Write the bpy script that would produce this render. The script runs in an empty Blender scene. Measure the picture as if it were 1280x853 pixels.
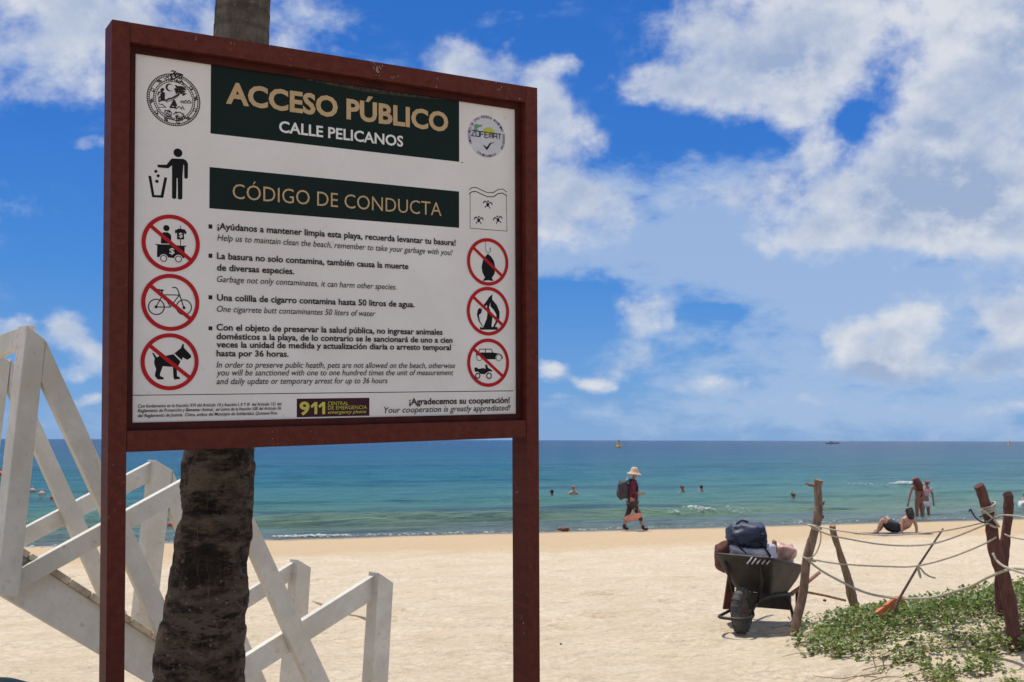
import bpy, bmesh, math, random
import numpy as np
from mathutils import Vector, Matrix, noise
R = math.radians
random.seed(7)
sc = bpy.context.scene
COL = sc.collection

# ------------------------------------------------------------ camera
F_PX, HC = 1350.0, 1.65                     # focal length in photo pixels (1280 wide), eye height
PITCH, ROLL = math.atan(123.5 / F_PX), R(0.15)
_c, _s, _cr, _sr = math.cos(PITCH), math.sin(PITCH), math.cos(ROLL), math.sin(ROLL)
_xr, _yd, FWD = Vector((1, 0, 0)), Vector((0, _s, -_c)), Vector((0, _c, _s))
RIGHT, UP = _cr * _xr - _sr * _yd, -(_sr * _xr + _cr * _yd)
EYE = Vector((0, 0, HC))
cam_d = bpy.data.cameras.new("camera"); cam = bpy.data.objects.new("camera", cam_d); COL.objects.link(cam)
cam.matrix_world = Matrix(((RIGHT.x, UP.x, -FWD.x, EYE.x), (RIGHT.y, UP.y, -FWD.y, EYE.y), (RIGHT.z, UP.z, -FWD.z, EYE.z), (0, 0, 0, 1)))
cam_d.sensor_width = 36; cam_d.lens = 36 * F_PX / 1280
cam_d.clip_start = 0.05; cam_d.clip_end = 20000
cam_d.dof.use_dof = True; cam_d.dof.focus_distance = 3.0; cam_d.dof.aperture_fstop = 14
sc.camera = cam

def ray(px, py): return (RIGHT * ((px - 640) / F_PX) - UP * ((py - 426.5) / F_PX) + FWD)
def at(px, py, Y):
    d = ray(px, py); return EYE + d * (Y / d.y)

# ------------------------------------------------------------ light
SUN_EL, SUN_AZ = R(70), R(-22)              # azimuth from +Y (the view), negative = left
sun_d = bpy.data.lights.new("sun", 'SUN'); sun_d.energy = 4.3; sun_d.angle = R(0.53); sun_d.color = (1.0, 0.95, 0.87)
sun = bpy.data.objects.new("sun", sun_d); COL.objects.link(sun)
SUN_DIR = Vector((math.sin(SUN_AZ) * math.cos(SUN_EL), math.cos(SUN_AZ) * math.cos(SUN_EL), math.sin(SUN_EL)))
sun.rotation_euler = SUN_DIR.to_track_quat('Z', 'Y').to_euler()
sc.view_settings.view_transform = 'Standard'; sc.view_settings.look = 'None'
sc.view_settings.exposure = 0.0; sc.view_settings.gamma = 1.0

# ------------------------------------------------------------ node helper
class NT:
    def __init__(s, tree): s.t = tree; s.n = tree.nodes; s.l = tree.links
    def add(s, typ, **kw):
        n = s.n.new(typ)
        for k, v in kw.items(): setattr(n, k, v)
        return n
    def put(s, sock, v):
        if hasattr(v, 'links') or hasattr(v, 'is_linked'): s.l.new(v, sock)
        else: sock.default_value = v
    def math(s, op, a, b=0.0, c=None, clamp=False):
        n = s.add('ShaderNodeMath', operation=op, use_clamp=clamp); s.put(n.inputs[0], a); s.put(n.inputs[1], b)
        if c is not None: s.put(n.inputs[2], c)
        return n.outputs[0]
    def vm(s, op, a, b=(0, 0, 0)):
        n = s.add('ShaderNodeVectorMath', operation=op); s.put(n.inputs[0], a)
        if op == 'SCALE': s.put(n.inputs[3], b)
        else: s.put(n.inputs[1], b)
        return n.outputs['Value'] if op in ('LENGTH', 'DOT_PRODUCT') else n.outputs[0]
    def mapr(s, v, a, b, c=0.0, d=1.0, smooth=True):
        n = s.add('ShaderNodeMapRange', interpolation_type='SMOOTHSTEP' if smooth else 'LINEAR')
        for i, x in enumerate((v, a, b, c, d)): s.put(n.inputs[i], x)
        return n.outputs[0]
    def noise(s, vec, scale, detail=4, rough=0.55, dist=0.0):
        n = s.add('ShaderNodeTexNoise'); s.put(n.inputs['Vector'], vec); n.inputs['Scale'].default_value = scale
        n.inputs['Detail'].default_value = detail; n.inputs['Roughness'].default_value = rough; n.inputs['Distortion'].default_value = dist
        return n.outputs['Fac']
    def noisec(s, vec, scale, detail=4, rough=0.55):
        n = s.add('ShaderNodeTexNoise'); s.put(n.inputs['Vector'], vec); n.inputs['Scale'].default_value = scale
        n.inputs['Detail'].default_value = detail; n.inputs['Roughness'].default_value = rough
        return n.outputs['Color']
    def voro(s, vec, scale, feat='F1', rnd=1.0):
        n = s.add('ShaderNodeTexVoronoi', feature=feat); s.put(n.inputs['Vector'], vec); n.inputs['Scale'].default_value = scale
        n.inputs['Randomness'].default_value = rnd
        return n.outputs['Distance']
    def mix(s, f, a, b, blend='MIX'):
        n = s.add('ShaderNodeMix', data_type='RGBA', blend_type=blend, clamp_factor=True); s.put(n.inputs[0], f)
        for sock, v in ((n.inputs[6], a), (n.inputs[7], b)):
            s.put(sock, v if hasattr(v, 'is_linked') else (*v, 1.0) if len(v) == 3 else v)
        return n.outputs[2]
    def ramp(s, v, els):
        n = s.add('ShaderNodeValToRGB'); s.put(n.inputs[0], v); e = n.color_ramp.elements
        while len(e) < len(els): e.new(0.5)
        for x, (p, c) in zip(e, els): x.position = p; x.color = (*c, 1)
        return n.outputs[0]
    def bump(s, h, strength=0.3, dist=0.01, normal=None):
        n = s.add('ShaderNodeBump'); s.put(n.inputs['Height'], h); n.inputs['Strength'].default_value = strength; n.inputs['Distance'].default_value = dist
        if normal is not None: s.l.new(normal, n.inputs['Normal'])
        return n.outputs[0]

def new_mat(name):
    m = bpy.data.materials.new(name); m.use_nodes = True
    nt = NT(m.node_tree); b = m.node_tree.nodes['Principled BSDF']; return m, nt, b
def obco(nt): return nt.add('ShaderNodeTexCoord').outputs['Object']
def wpos(nt): return nt.add('ShaderNodeNewGeometry').outputs['Position']
def scaled(nt, v, s): return nt.vm('MULTIPLY', v, s)

# ------------------------------------------------------------ sky: Nishita + procedural clouds placed by direction
world = bpy.data.worlds.new("World"); sc.world = world; world.use_nodes = True
w = NT(world.node_tree); w.n.clear()
out = w.add('ShaderNodeOutputWorld'); bg = w.add('ShaderNodeBackground'); bg.inputs[1].default_value = 0.10
w.l.new(bg.outputs[0], out.inputs[0])
sky = w.add('ShaderNodeTexSky', sky_type='NISHITA', sun_disc=False, sun_elevation=SUN_EL, sun_rotation=SUN_AZ, altitude=0, air_density=1.0, dust_density=0.35, ozone_density=3.0)
dirv = w.add('ShaderNodeTexCoord').outputs['Generated']
sep = w.add('ShaderNodeSeparateXYZ'); w.l.new(dirv, sep.inputs[0])
az = w.math('ARCTAN2', sep.outputs[0], sep.outputs[1]); el = w.math('ARCSINE', sep.outputs[2])
cmb = w.add('ShaderNodeCombineXYZ'); w.l.new(az, cmb.inputs[0]); w.l.new(el, cmb.inputs[1])
ae = cmb.outputs[0]
ae_s = w.vm('MULTIPLY', ae, (1.0, 1.25, 1.0))
warp = w.vm('SUBTRACT', w.noisec(ae_s, 7, 5, 0.6), (0.5, 0.5, 0.5))
aew = w.vm('ADD', ae, w.vm('SCALE', warp, 0.06))
def cloud_sum(blobs):
    tot = None
    for x, y, rx, ry, wt in blobs:
        d = ray(x, y).normalized(); a0, e0 = math.atan2(d.x, d.y), math.asin(d.z)
        v = w.vm('MULTIPLY', w.vm('SUBTRACT', aew, (a0, e0, 0)), (F_PX / rx, F_PX / ry, 0))
        m = w.mapr(w.vm('LENGTH', v), 1.55, 0.15, 0.0, wt)
        tot = m if tot is None else w.math('ADD', tot, m)
    return tot
CUMULUS = [(40, 40, 130, 72, 1), (190, 10, 120, 42, .95), (395, 40, 62, 38, .6), (300, -80, 160, 60, .8),
    (592, 74, 66, 36, 1.1), (690, 190, 58, 95, 1.05), (683, 115, 30, 40, .8), (725, 265, 62, 52, .75), (705, 75, 26, 12, .5),
    (955, 30, 150, 70, 1.0), (1030, 50, 75, 70, .7), (820, 100, 62, 24, 1.05), (960, 105, 120, 34, .8), (1000, 140, 32, 18, .7), (1018, 180, 34, 22, .85), (1105, 100, 20, 70, -.25), (1060, 165, 26, 18, -.3),
    (1215, 150, 100, 170, 1.05), (1120, 235, 75, 70, .9), (1250, 30, 110, 70, 1), (1180, 270, 170, 48, .9), (960, 225, 85, 34, .9), (880, 240, 60, 24, .5), (1040, 280, 110, 34, .7), (1150, 180, 50, 60, .7),
    (798, 402, 40, 30, .95), (785, 448, 46, 20, .6), (1075, 425, 42, 32, 1.05), (1140, 412, 48, 34, 1.1), (1110, 455, 80, 20, .85), (1262, 400, 46, 30, 1.05), (1245, 445, 50, 20, .75), (692, 463, 24, 14, 1.0), (737, 475, 24, 12, .95), (888, 482, 52, 14, .75), (700, 497, 20, 6, .5), (960, 505, 90, 9, .3), (1190, 505, 100, 10, .35),
    (78, 408, 28, 18, .85), (8, 406, 26, 15, 1.0), (112, 438, 26, 18, .8), (60, 455, 60, 12, .5), (118, 172, 24, 8, .35), (118, 490, 22, 9, .5),
    (-250, 250, 200, 110, .9), (-450, 60, 240, 100, .9), (1560, 200, 220, 160, 1), (1900, 330, 260, 90, .9), (640, -250, 300, 70, .7), (1200, -200, 260, 110, .9), (0, -200, 260, 80, .9)]
BASES = [(1110, 468, 75, 15, 1), (1075, 460, 30, 14, .6), (1245, 452, 45, 14, .8), (800, 450, 40, 14, .7), (890, 495, 50, 8, .5), (1215, 235, 40, 40, .5), (1245, 130, 40, 50, .25), (990, 60, 80, 40, .2), (730, 265, 50, 30, .3), (695, 474, 20, 6, .5), (740, 485, 20, 5, .5)]
VEIL = [(960, 330, 340, 50, 1.1), (1060, 430, 290, 105, 1.05), (830, 265, 130, 60, 1.1), (1170, 350, 220, 70, .9), (700, 318, 90, 26, 1.0), (930, 290, 150, 40, .7), (820, 520, 250, 30, .5), (1150, 505, 320, 45, .7), (890, 205, 140, 30, .55), (760, 230, 60, 60, .4), (60, 520, 140, 30, .35), (640, 20, 80, 18, .35), (60, 60, 150, 80, .4), (400, 50, 110, 45, .4), (1175, 335, 40, 9, -.8), (1010, 345, 50, 6, -.5), (725, 385, 75, 40, -1.2), (905, 396, 36, 9, -.7), (1090, 170, 40, 70, -.4), (860, 165, 110, 22, -.4)]
fb = w.noise(ae_s, 12, 12, 0.6, 0.15)
fb2 = w.noise(w.vm('ADD', ae_s, (0.008, -0.020, 0)), 12, 12, 0.6, 0.15)
fine = w.noise(w.vm('ADD', ae_s, (5.2, 2.7, 0)), 30, 9, 0.6, 0.2)
big = w.noise(w.vm('ADD', ae_s, (3.1, 1.7, 0)), 4.2, 9, 0.64)
cs = cloud_sum(CUMULUS)
# the rest of the sky dome (behind and overhead) gets unseen cloud, thickened to whiten the ambient light
elsewhere = w.mapr(w.math('ABSOLUTE', az), 0.95, 1.5, 0.0, 1.5)
over = w.mapr(el, 0.62, 0.95, 0.0, 1.0)
cs = w.math('ADD', cs, w.math('MULTIPLY', w.math('MAXIMUM', elsewhere, over), w.mapr(big, 0.36, 0.56)))
nz = w.math('ADD', w.math('SUBTRACT', fb, 0.5), w.math('MULTIPLY', w.math('SUBTRACT', fine, 0.5), 0.45))
dens = w.math('ADD', cs, w.math('MULTIPLY', nz, 2.8))
cmask = w.math('MULTIPLY', w.mapr(dens, 0.08, 1.2), w.mapr(cs, 0.0, 0.3))
vn = w.noise(w.vm('MULTIPLY', ae, (1.0, 2.3, 1.0)), 13.0, 11, 0.62, 0.2)
vs = cloud_sum(VEIL)
veil = w.math('MULTIPLY', w.mapr(w.math('ADD', vs, w.math('MULTIPLY', w.math('SUBTRACT', vn, 0.5), 4.4)), 0.1, 1.5), w.mapr(vs, 0, 0.35))
veil = w.math('MULTIPLY', veil, 0.72)
relief = w.math('ADD', w.math('MULTIPLY', w.math('SUBTRACT', fb, fb2), 1.0), w.math('MULTIPLY', w.math('SUBTRACT', big, 0.5), 0.9))
relief = w.math('ADD', relief, w.math('MULTIPLY', w.math('SUBTRACT', fine, 0.5), 0.30))
lit = w.mapr(relief, -0.22, 0.26)
thick = w.mapr(dens, 0.6, 1.9)
shade = w.math('MULTIPLY', w.math('SUBTRACT', 1.0, lit), w.math('ADD', w.math('MULTIPLY', thick, 0.75), 0.45))
shade = w.math('ADD', shade, w.math('MULTIPLY', cloud_sum(BASES), 0.75), clamp=True)
CW, CG, CV = (7.3, 7.55, 8.0), (3.5, 4.45, 6.3), (4.1, 5.4, 7.5)
ccol = w.mix(shade, CW, CG)
# the deep tropical blue of the place: Nishita sky tinted by height above the horizon
elf = w.mapr(el, 0.0, 0.45, 0.0, 1.0, smooth=False)
tint = w.ramp(elf, [(0.0, (.19, .375, .68)), (0.12, (.115, .325, .70)), (0.33, (.045, .235, .68)), (0.6, (.020, .170, .62)), (1.0, (.010, .13, .54))])
skyc = w.mix(0.90, sky.outputs[0], w.vm('SCALE', tint, 10.0))
c1 = w.mix(veil, skyc, CV)
c2 = w.mix(w.math('MULTIPLY', cmask, 0.93), c1, ccol)
w.l.new(c2, bg.inputs[0])
world.cycles.sampling_method = 'MANUAL'; world.cycles.sample_map_resolution = 1024

# ------------------------------------------------------------ object helpers
def tag(o, label=None, cat=None, group=None, kind=None):
    for k, v in (('label', label), ('category', cat), ('group', group), ('kind', kind)):
        if v: o[k] = v
    return o
def thing(name, label, cat, loc=(0, 0, 0), rotz=0.0, group=None):
    o = bpy.data.objects.new(name, None); COL.objects.link(o); o.location = loc; o.rotation_euler = (0, 0, rotz)
    o.empty_display_size = 0.1
    return tag(o, label, cat, group)
class MB:
    def __init__(s): s.v = []; s.f = []; s.m = []
    def add(s, vs, fs, mi=0):
        o = len(s.v); s.v += [tuple(v) for v in vs]; s.f += [tuple(i + o for i in f) for f in fs]; s.m += [mi] * len(fs)
    def prism(s, quad, vec, mi=0):          # a flat polygon pushed along vec
        n = len(quad); a = [Vector(q) for q in quad]; b = [q + Vector(vec) for q in a]
        nrm = Vector((0, 0, 0))
        for i in range(n): nrm += a[i].cross(a[(i + 1) % n])
        if nrm.dot(Vector(vec)) > 0: a.reverse(); b.reverse()
        fs = [tuple(range(n)), tuple(range(2 * n - 1, n - 1, -1))] + [(i, i + n, (i + 1) % n + n, (i + 1) % n) for i in range(n)]
        s.add(a + b, fs, mi)
    def box(s, x0, x1, y0, y1, z0, z1, mi=0):
        s.prism([(x0, y0, z0), (x1, y0, z0), (x1, y1, z0), (x0, y1, z0)], (0, 0, z1 - z0), mi)
    def tube(s, pts, rad, n=8, mi=0, closed=False, wob=0.0, squash=None):
        pts = [Vector(p) for p in pts]; rr = rad if isinstance(rad, (list, tuple)) else [rad] * len(pts)
        rings = []; up = None
        for i, p in enumerate(pts):
            a = pts[i - 1] if (i or closed) else p; b = pts[(i + 1) % len(pts)] if (i < len(pts) - 1 or closed) else p
            t = (b - a).normalized()
            if up is None: up = Vector((0, 0, 1)) if abs(t.z) < 0.9 else Vector((0, 1, 0))
            u = (up - t * up.dot(t)).normalized(); v = t.cross(u); up = u
            rings.append([p + (u * math.cos(2 * math.pi * k / n) * (squash or 1) + v * math.sin(2 * math.pi * k / n)) * rr[i] * (1 + wob * random.uniform(-1, 1)) for k in range(n)])
        vs = [q for r in rings for q in r]; fs = []
        m = len(pts)
        for i in range(m if closed else m - 1):
            j = (i + 1) % m
            for k in range(n): fs.append((i * n + k, i * n + (k + 1) % n, j * n + (k + 1) % n, j * n + k))
        if not closed: fs += [tuple(range(n - 1, -1, -1)), tuple(range((m - 1) * n, m * n))]
        s.add(vs, fs, mi)
    def ball(s, c, r, n=12, m=8, mi=0, lump=0.0, seed=0, pw=1.0):
        c = Vector(c); r = Vector(r) if not isinstance(r, (int, float)) else Vector((r, r, r)); vs = []; fs = []
        for j in range(m + 1):
            th = math.pi * j / m
            for k in range(n):
                ph = 2 * math.pi * k / n; d = Vector((math.sin(th) * math.cos(ph), math.sin(th) * math.sin(ph), math.cos(th)))
                if pw != 1.0: e = Vector([math.copysign(abs(q_) ** pw, q_) for q_ in d])
                else: e = d
                q = 1 + lump * noise.noise(d * 2.0 + Vector((seed, seed * 1.7, 0)))
                vs.append(c + Vector((e.x * r.x, e.y * r.y, e.z * r.z)) * q)
        for j in range(m):
            for k in range(n): fs.append((j * n + k, (j + 1) * n + k, (j + 1) * n + (k + 1) % n, j * n + (k + 1) % n))
        s.add(vs, fs, mi)
    def lathe(s, prof, c=(0, 0, 0), n=20, mi=0):
        c = Vector(c); vs = [c + Vector((r * math.cos(2 * math.pi * k / n), r * math.sin(2 * math.pi * k / n), z)) for r, z in prof for k in range(n)]
        fs = [(i * n + k, i * n + (k + 1) % n, (i + 1) * n + (k + 1) % n, (i + 1) * n + k) for i in range(len(prof) - 1) for k in range(n)]
        s.add(vs, fs, mi)
    def build(s, name, mats, parent=None, smooth=False, bevel=0.0, fix=True):
        me = bpy.data.meshes.new(name); me.from_pydata(s.v, [], s.f)
        mats = mats if isinstance(mats, (list, tuple)) else [mats]
        for m in mats: me.materials.append(m)
        me.polygons.foreach_set('material_index', s.m)
        if smooth: me.polygons.foreach_set('use_smooth', [True] * len(s.f))
        if fix or bevel:
            bm = bmesh.new(); bm.from_mesh(me)
            if fix and smooth: bmesh.ops.remove_doubles(bm, verts=bm.verts, dist=1e-5)
            if fix: bmesh.ops.recalc_face_normals(bm, faces=bm.faces)
            if bevel: bmesh.ops.bevel(bm, geom=bm.edges[:], offset=bevel, segments=2, affect='EDGES', profile=0.5)
            bm.to_mesh(me); bm.free()
        me.update()
        o = bpy.data.objects.new(name, me); COL.objects.link(o)
        if parent: o.parent = parent
        return o

# ------------------------------------------------------------ materials
def simple(name, col, rough=0.6, var=0.25, scale=8, bumpv=0.0, bscale=40, metal=0.0, spec=0.5, stretch=(1, 1, 1)):
    m, nt, b = new_mat(name); v = scaled(nt, obco(nt), stretch); n = nt.noise(v, scale, 5, 0.6)
    f = nt.mapr(n, 0.3, 0.7)
    nt.l.new(nt.mix(f, tuple(c * (1 - var) for c in col), tuple(min(1, c * (1 + var)) for c in col)), b.inputs['Base Color'])
    b.inputs['Roughness'].default_value = rough; b.inputs['Metallic'].default_value = metal; b.inputs['Specular IOR Level'].default_value = spec
    if bumpv: nt.l.new(nt.bump(nt.noise(v, bscale, 5, 0.6), bumpv, 0.01), b.inputs['Normal'])
    return m
SHORE_A = R(19.2); SN = Vector((-math.sin(SHORE_A), math.cos(SHORE_A), 0)); ST = Vector((math.cos(SHORE_A), math.sin(SHORE_A), 0))
S_WATER, SEA_Z = 29.0, -0.95

def sand_mat():
    m, nt, b = new_mat('sand'); p = wpos(nt)
    s = nt.vm('DOT_PRODUCT', p, tuple(SN)); wob = nt.noise(p, 0.35, 4, 0.6)
    s2 = nt.math('ADD', s, nt.math('MULTIPLY', nt.math('SUBTRACT', wob, 0.5), 5.0))
    damp = nt.mapr(s2, 19.5, 22.5)
    wet = nt.mapr(nt.math('ADD', s, nt.math('MULTIPLY', wob, 1.4)), 28.4, 29.4)
    n1 = nt.noise(p, 1.3, 6, 0.6); n2 = nt.noise(p, 14, 5, 0.7)
    dry = nt.mix(nt.mapr(n1, 0.3, 0.7), (0.63, 0.515, 0.36), (0.735, 0.62, 0.455))
    dry = nt.mix(nt.mapr(n2, 0.38, 0.64, 0.0, 0.75), dry, (0.54, 0.435, 0.30))
    tint = nt.noise(nt.vm('ADD', p, (9, 4, 0)), 2.6, 5, 0.65)
    dry = nt.mix(nt.mapr(tint, 0.48, 0.72, 0, 0.5), dry, (0.62, 0.475, 0.30))
    c = nt.mix(nt.math('MULTIPLY', damp, 0.95), dry, (0.565, 0.415, 0.245))
    c = nt.mix(wet, c, (0.30, 0.215, 0.125))
    sp = nt.voro(p, 9.0); spm = nt.noise(p, 0.9, 3, 0.6)
    speck = nt.math('MULTIPLY', nt.mapr(sp, 0.10, 0.04), nt.mapr(spm, 0.5, 0.62))
    c = nt.mix(nt.math('MULTIPLY', speck, 0.5), c, (0.13, 0.09, 0.05))
    sp2 = nt.mapr(nt.voro(p, 34.0), 0.13, 0.05, 0, 0.5); c = nt.mix(sp2, c, (0.27, 0.18, 0.09))
    nt.l.new(c, b.inputs['Base Color'])
    nt.l.new(nt.mix(wet, (0.95,) * 3, (0.25,) * 3), b.inputs['Roughness']); b.inputs['Specular IOR Level'].default_value = 0.25
    h = nt.math('ADD', nt.math('MULTIPLY', nt.noise(p, 5, 6, 0.62), 1.0), nt.math('MULTIPLY', nt.noise(p, 60, 4, 0.7), 0.12))
    nt.l.new(nt.bump(h, 1.0, 0.12), b.inputs['Normal'])
    return m
def water_mat():
    m, nt, b = new_mat('sea_water'); p = wpos(nt)
    s = nt.vm('DOT_PRODUCT', p, tuple(SN)); t = nt.vm('DOT_PRODUCT', p, tuple(ST))
    cb = nt.add('ShaderNodeCombineXYZ'); nt.put(cb.inputs[0], t); nt.put(cb.inputs[1], s)
    q = cb.outputs[0]
    wob = nt.noise(scaled(nt, q, (0.02, 0.075, 1)), 1.0, 5, 0.6)
    ls = nt.math('LOGARITHM', s, 10.0)
    ls = nt.math('ADD', ls, nt.math('MULTIPLY', nt.math('SUBTRACT', wob, 0.5), 0.16))
    k = nt.mapr(ls, 1.447, 3.0, 0, 1, smooth=False)
    c = nt.ramp(k, [(0.0, (.34, .39, .34)), (0.03, (.29, .42, .36)), (0.065, (.28, .46, .28)), (0.13, (.14, .40, .305)), (0.26, (.028, .25, .275)), (0.43, (.008, .15, .225)), (0.66, (.003, .068, .16)), (1.0, (.002, .028, .10))])
    patch = nt.noise(scaled(nt, q, (0.035, 0.21, 1)), 1.0, 12, 0.8, 0.3)
    c = nt.mix(nt.mapr(patch, 0.50, 0.58, 0, 0.9), c, nt.mix(0.62, c, (.008, .055, .115)))
    c = nt.mix(nt.mapr(patch, 0.48, 0.40, 0, 0.85), c, nt.mix(0.42, c, (.15, .36, .29)))
    cap = nt.noise(scaled(nt, q, (0.35, 1.6, 1)), 1.0, 6, 0.7)
    c = nt.mix(nt.mapr(cap, 0.74, 0.80, 0, 0.4), c, (.6, .65, .65))
    nt.l.new(c, b.inputs['Base Color'])
    b.inputs['Roughness'].default_value = 0.16; b.inputs['IOR'].default_value = 1.33; b.inputs['Specular IOR Level'].default_value = 0.17
    h1 = nt.noise(scaled(nt, q, (0.55, 1.6, 1)), 1.0, 8, 0.7); h2 = nt.noise(scaled(nt, q, (0.12, 0.42, 1)), 1.0, 4, 0.6)
    n = nt.bump(h2, 1.0, 2.6); n = nt.bump(h1, 1.0, 1.3, n)
    nt.l.new(n, b.inputs['Normal'])
    return m
SCAR = (0.11, -0.15, 1.31)
def bark_mat():
    m, nt, b = new_mat('palm_bark'); p = obco(nt)
    sx = nt.add('ShaderNodeSeparateXYZ'); nt.l.new(p, sx.inputs[0]); z = sx.outputs[2]
    v = scaled(nt, p, (1, 1, 2.6)); n1 = nt.noise(v, 6, 9, 0.7); n2 = nt.noise(v, 30, 7, 0.75); n3 = nt.noise(scaled(nt, p, (7, 7, 3)), 3, 6, 0.65)
    low = nt.mix(nt.mapr(n1, 0.38, 0.62), (.026, .018, .012), (.215, .155, .11))
    low = nt.mix(nt.mapr(n2, 0.52, 0.68, 0, 0.7), low, (.30, .23, .17))
    low = nt.mix(nt.mapr(n2, 0.42, 0.3, 0, 0.8), low, (.012, .008, .006))
    hi = nt.mix(nt.mapr(n3, 0.35, 0.68), (.17, .145, .115), (.36, .315, .26))
    hi = nt.mix(nt.mapr(n1, 0.4, 0.7, 0, .5), hi, (.11, .085, .06))
    wv = nt.add('ShaderNodeTexWave', wave_type='BANDS', bands_direction='Z'); nt.l.new(p, wv.inputs['Vector']); wv.inputs['Scale'].default_value = 4.0; wv.inputs['Distortion'].default_value = 3.5; wv.inputs['Detail'].default_value = 3
    hi = nt.mix(nt.mapr(wv.outputs['Fac'], 0.7, 1.0, 0, 0.35), hi, (.07, .055, .042))
    c = nt.mix(nt.mapr(nt.math('ADD', z, nt.math('MULTIPLY', n1, 0.8)), 2.4, 3.2), low, hi)
    rot = nt.math('MULTIPLY', nt.mapr(nt.noise(scaled(nt, p, (1, 1, 3.6)), 4.6, 7, 0.66, 0.3), 0.56, 0.66), nt.mapr(z, 2.6, 1.9))
    c = nt.mix(nt.math('MULTIPLY', rot, .9), c, (.010, .007, .005))
    pit = nt.math('MULTIPLY', nt.mapr(nt.voro(scaled(nt, p, (1, 1, 2.4)), 26.0), 0.30, 0.14), nt.mapr(nt.noise(p, 9, 4), 0.42, 0.56))
    pit = nt.math('MULTIPLY', pit, nt.mapr(z, 3.0, 2.4))
    c = nt.mix(nt.math('MULTIPLY', pit, .65), c, (.008, .006, .005))
    sd = nt.vm('LENGTH', scaled(nt, nt.vm('SUBTRACT', p, SCAR), (1, 1, 1.5)))
    scar = nt.mapr(nt.math('ADD', sd, nt.math('MULTIPLY', nt.math('SUBTRACT', n2, 0.5), 0.14)), 0.135, 0.085)
    c = nt.mix(nt.math('MULTIPLY', scar, .8), c, (.020, .013, .008))
    fib = nt.noise(scaled(nt, p, (60, 60, 7)), 1.0, 5, 0.7); c = nt.mix(nt.mapr(fib, .54, .68, 0, .45), c, (.27, .205, .155))
    fl = nt.math('MULTIPLY', nt.mapr(nt.voro(p, 34.0), 0.20, 0.08), nt.mapr(nt.noise(p, 5, 3), 0.44, 0.56))
    c = nt.mix(nt.math('MULTIPLY', fl, 0.7), c, (.42, .38, .33))
    nt.l.new(c, b.inputs['Base Color']); b.inputs['Roughness'].default_value = 0.9; b.inputs['Specular IOR Level'].default_value = 0.2
    h = nt.math('ADD', nt.math('SUBTRACT', n1, nt.math('MULTIPLY', pit, .35)), nt.math('ADD', nt.math('MULTIPLY', n2, 0.6), nt.math('MULTIPLY', n3, 0.4)))
    nt.l.new(nt.bump(h, 1.0, 0.06), b.inputs['Normal'])
    return m
def white_paint():
    m, nt, b = new_mat('weathered_white_paint'); p = wpos(nt)
    n1 = nt.noise(p, 5, 6, 0.65); n2 = nt.noise(p, 30, 5, 0.7); n3 = nt.noise(p, 1.7, 3, 0.6)
    c = nt.mix(nt.mapr(n1, 0.35, 0.7), (.56, .535, .47), (.70, .675, .61))
    c = nt.mix(nt.mapr(n3, 0.45, 0.7, 0, .6), c, (.60, .52, .39))
    c = nt.mix(nt.mapr(n2, 0.58, 0.72, 0, .6), c, (.36, .29, .19))
    rust = nt.math('MULTIPLY', nt.mapr(n1, 0.60, 0.72), nt.mapr(n2, 0.4, 0.6)); c = nt.mix(nt.math('MULTIPLY', rust, .6), c, (.30, .17, .07))
    nt.l.new(c, b.inputs['Base Color']); b.inputs['Roughness'].default_value = 0.65
    nt.l.new(nt.bump(nt.noise(p, 55, 5, 0.65), 0.25, 0.01), b.inputs['Normal'])
    return m
def frame_paint():
    m, nt, b = new_mat('red_brown_paint'); p = obco(nt)
    g = nt.noise(scaled(nt, p, (1, 1, 0.12)), 40, 5, 0.65); n1 = nt.noise(p, 6, 4, 0.6)
    c = nt.mix(nt.mapr(g, 0.3, 0.7), (.082, .0145, .009), (.118, .025, .0145))
    c = nt.mix(nt.mapr(n1, 0.5, 0.75, 0, .4), c, (.085, .022, .017))
    ch = nt.math('MULTIPLY', nt.mapr(nt.noise(scaled(nt, p, (1.5, 1.5, 0.6)), 55, 4, 0.75), 0.63, 0.70), nt.mapr(nt.noise(p, 3.1, 3, 0.6), 0.52, 0.62))
    c = nt.mix(nt.math('MULTIPLY', ch, .8), c, (.5, .42, .36))
    nt.l.new(c, b.inputs['Base Color']); b.inputs['Roughness'].default_value = 0.6; b.inputs['Specular IOR Level'].default_value = 0.18
    nt.l.new(nt.bump(g, 0.12, 0.01), b.inputs['Normal'])
    return m
def board_mat():
    m, nt, b = new_mat('white_sign_board'); p = obco(nt)
    n1 = nt.noise(p, 2.5, 5, 0.6); n2 = nt.noise(scaled(nt, p, (1, 1, 0.25)), 30, 5, 0.7)
    c = nt.mix(nt.mapr(n1, 0.35, 0.7), (.70, .665, .625), (.77, .74, .705)); c = nt.mix(nt.mapr(n2, 0.60, 0.75, 0, .4), c, (.5, .43, .34)); n3 = nt.noise(p, 70, 4, 0.7); c = nt.mix(nt.mapr(n3, .70, .76, 0, .5), c, (.35, .28, .2))
    nt.l.new(c, b.inputs['Base Color']); b.inputs['Roughness'].default_value = 0.55; b.inputs['Specular IOR Level'].default_value = 0.3
    return m
def stake_mat(name, a, bcol):
    m, nt, b = new_mat(name); p = wpos(nt)
    n = nt.noise(scaled(nt, p, (1, 1, 0.18)), 45, 6, 0.7); n2 = nt.noise(p, 6, 4, 0.6)
    c = nt.mix(nt.mapr(n, 0.3, 0.7), a, bcol); c = nt.mix(nt.mapr(n2, 0.5, 0.75, 0, .6), c, tuple(x * 0.45 for x in a))
    nt.l.new(c, b.inputs['Base Color']); b.inputs['Roughness'].default_value = 0.85
    nt.l.new(nt.bump(nt.math('ADD', n, nt.math('MULTIPLY', n2, .6)), 0.6, 0.02), b.inputs['Normal'])
    return m
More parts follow.
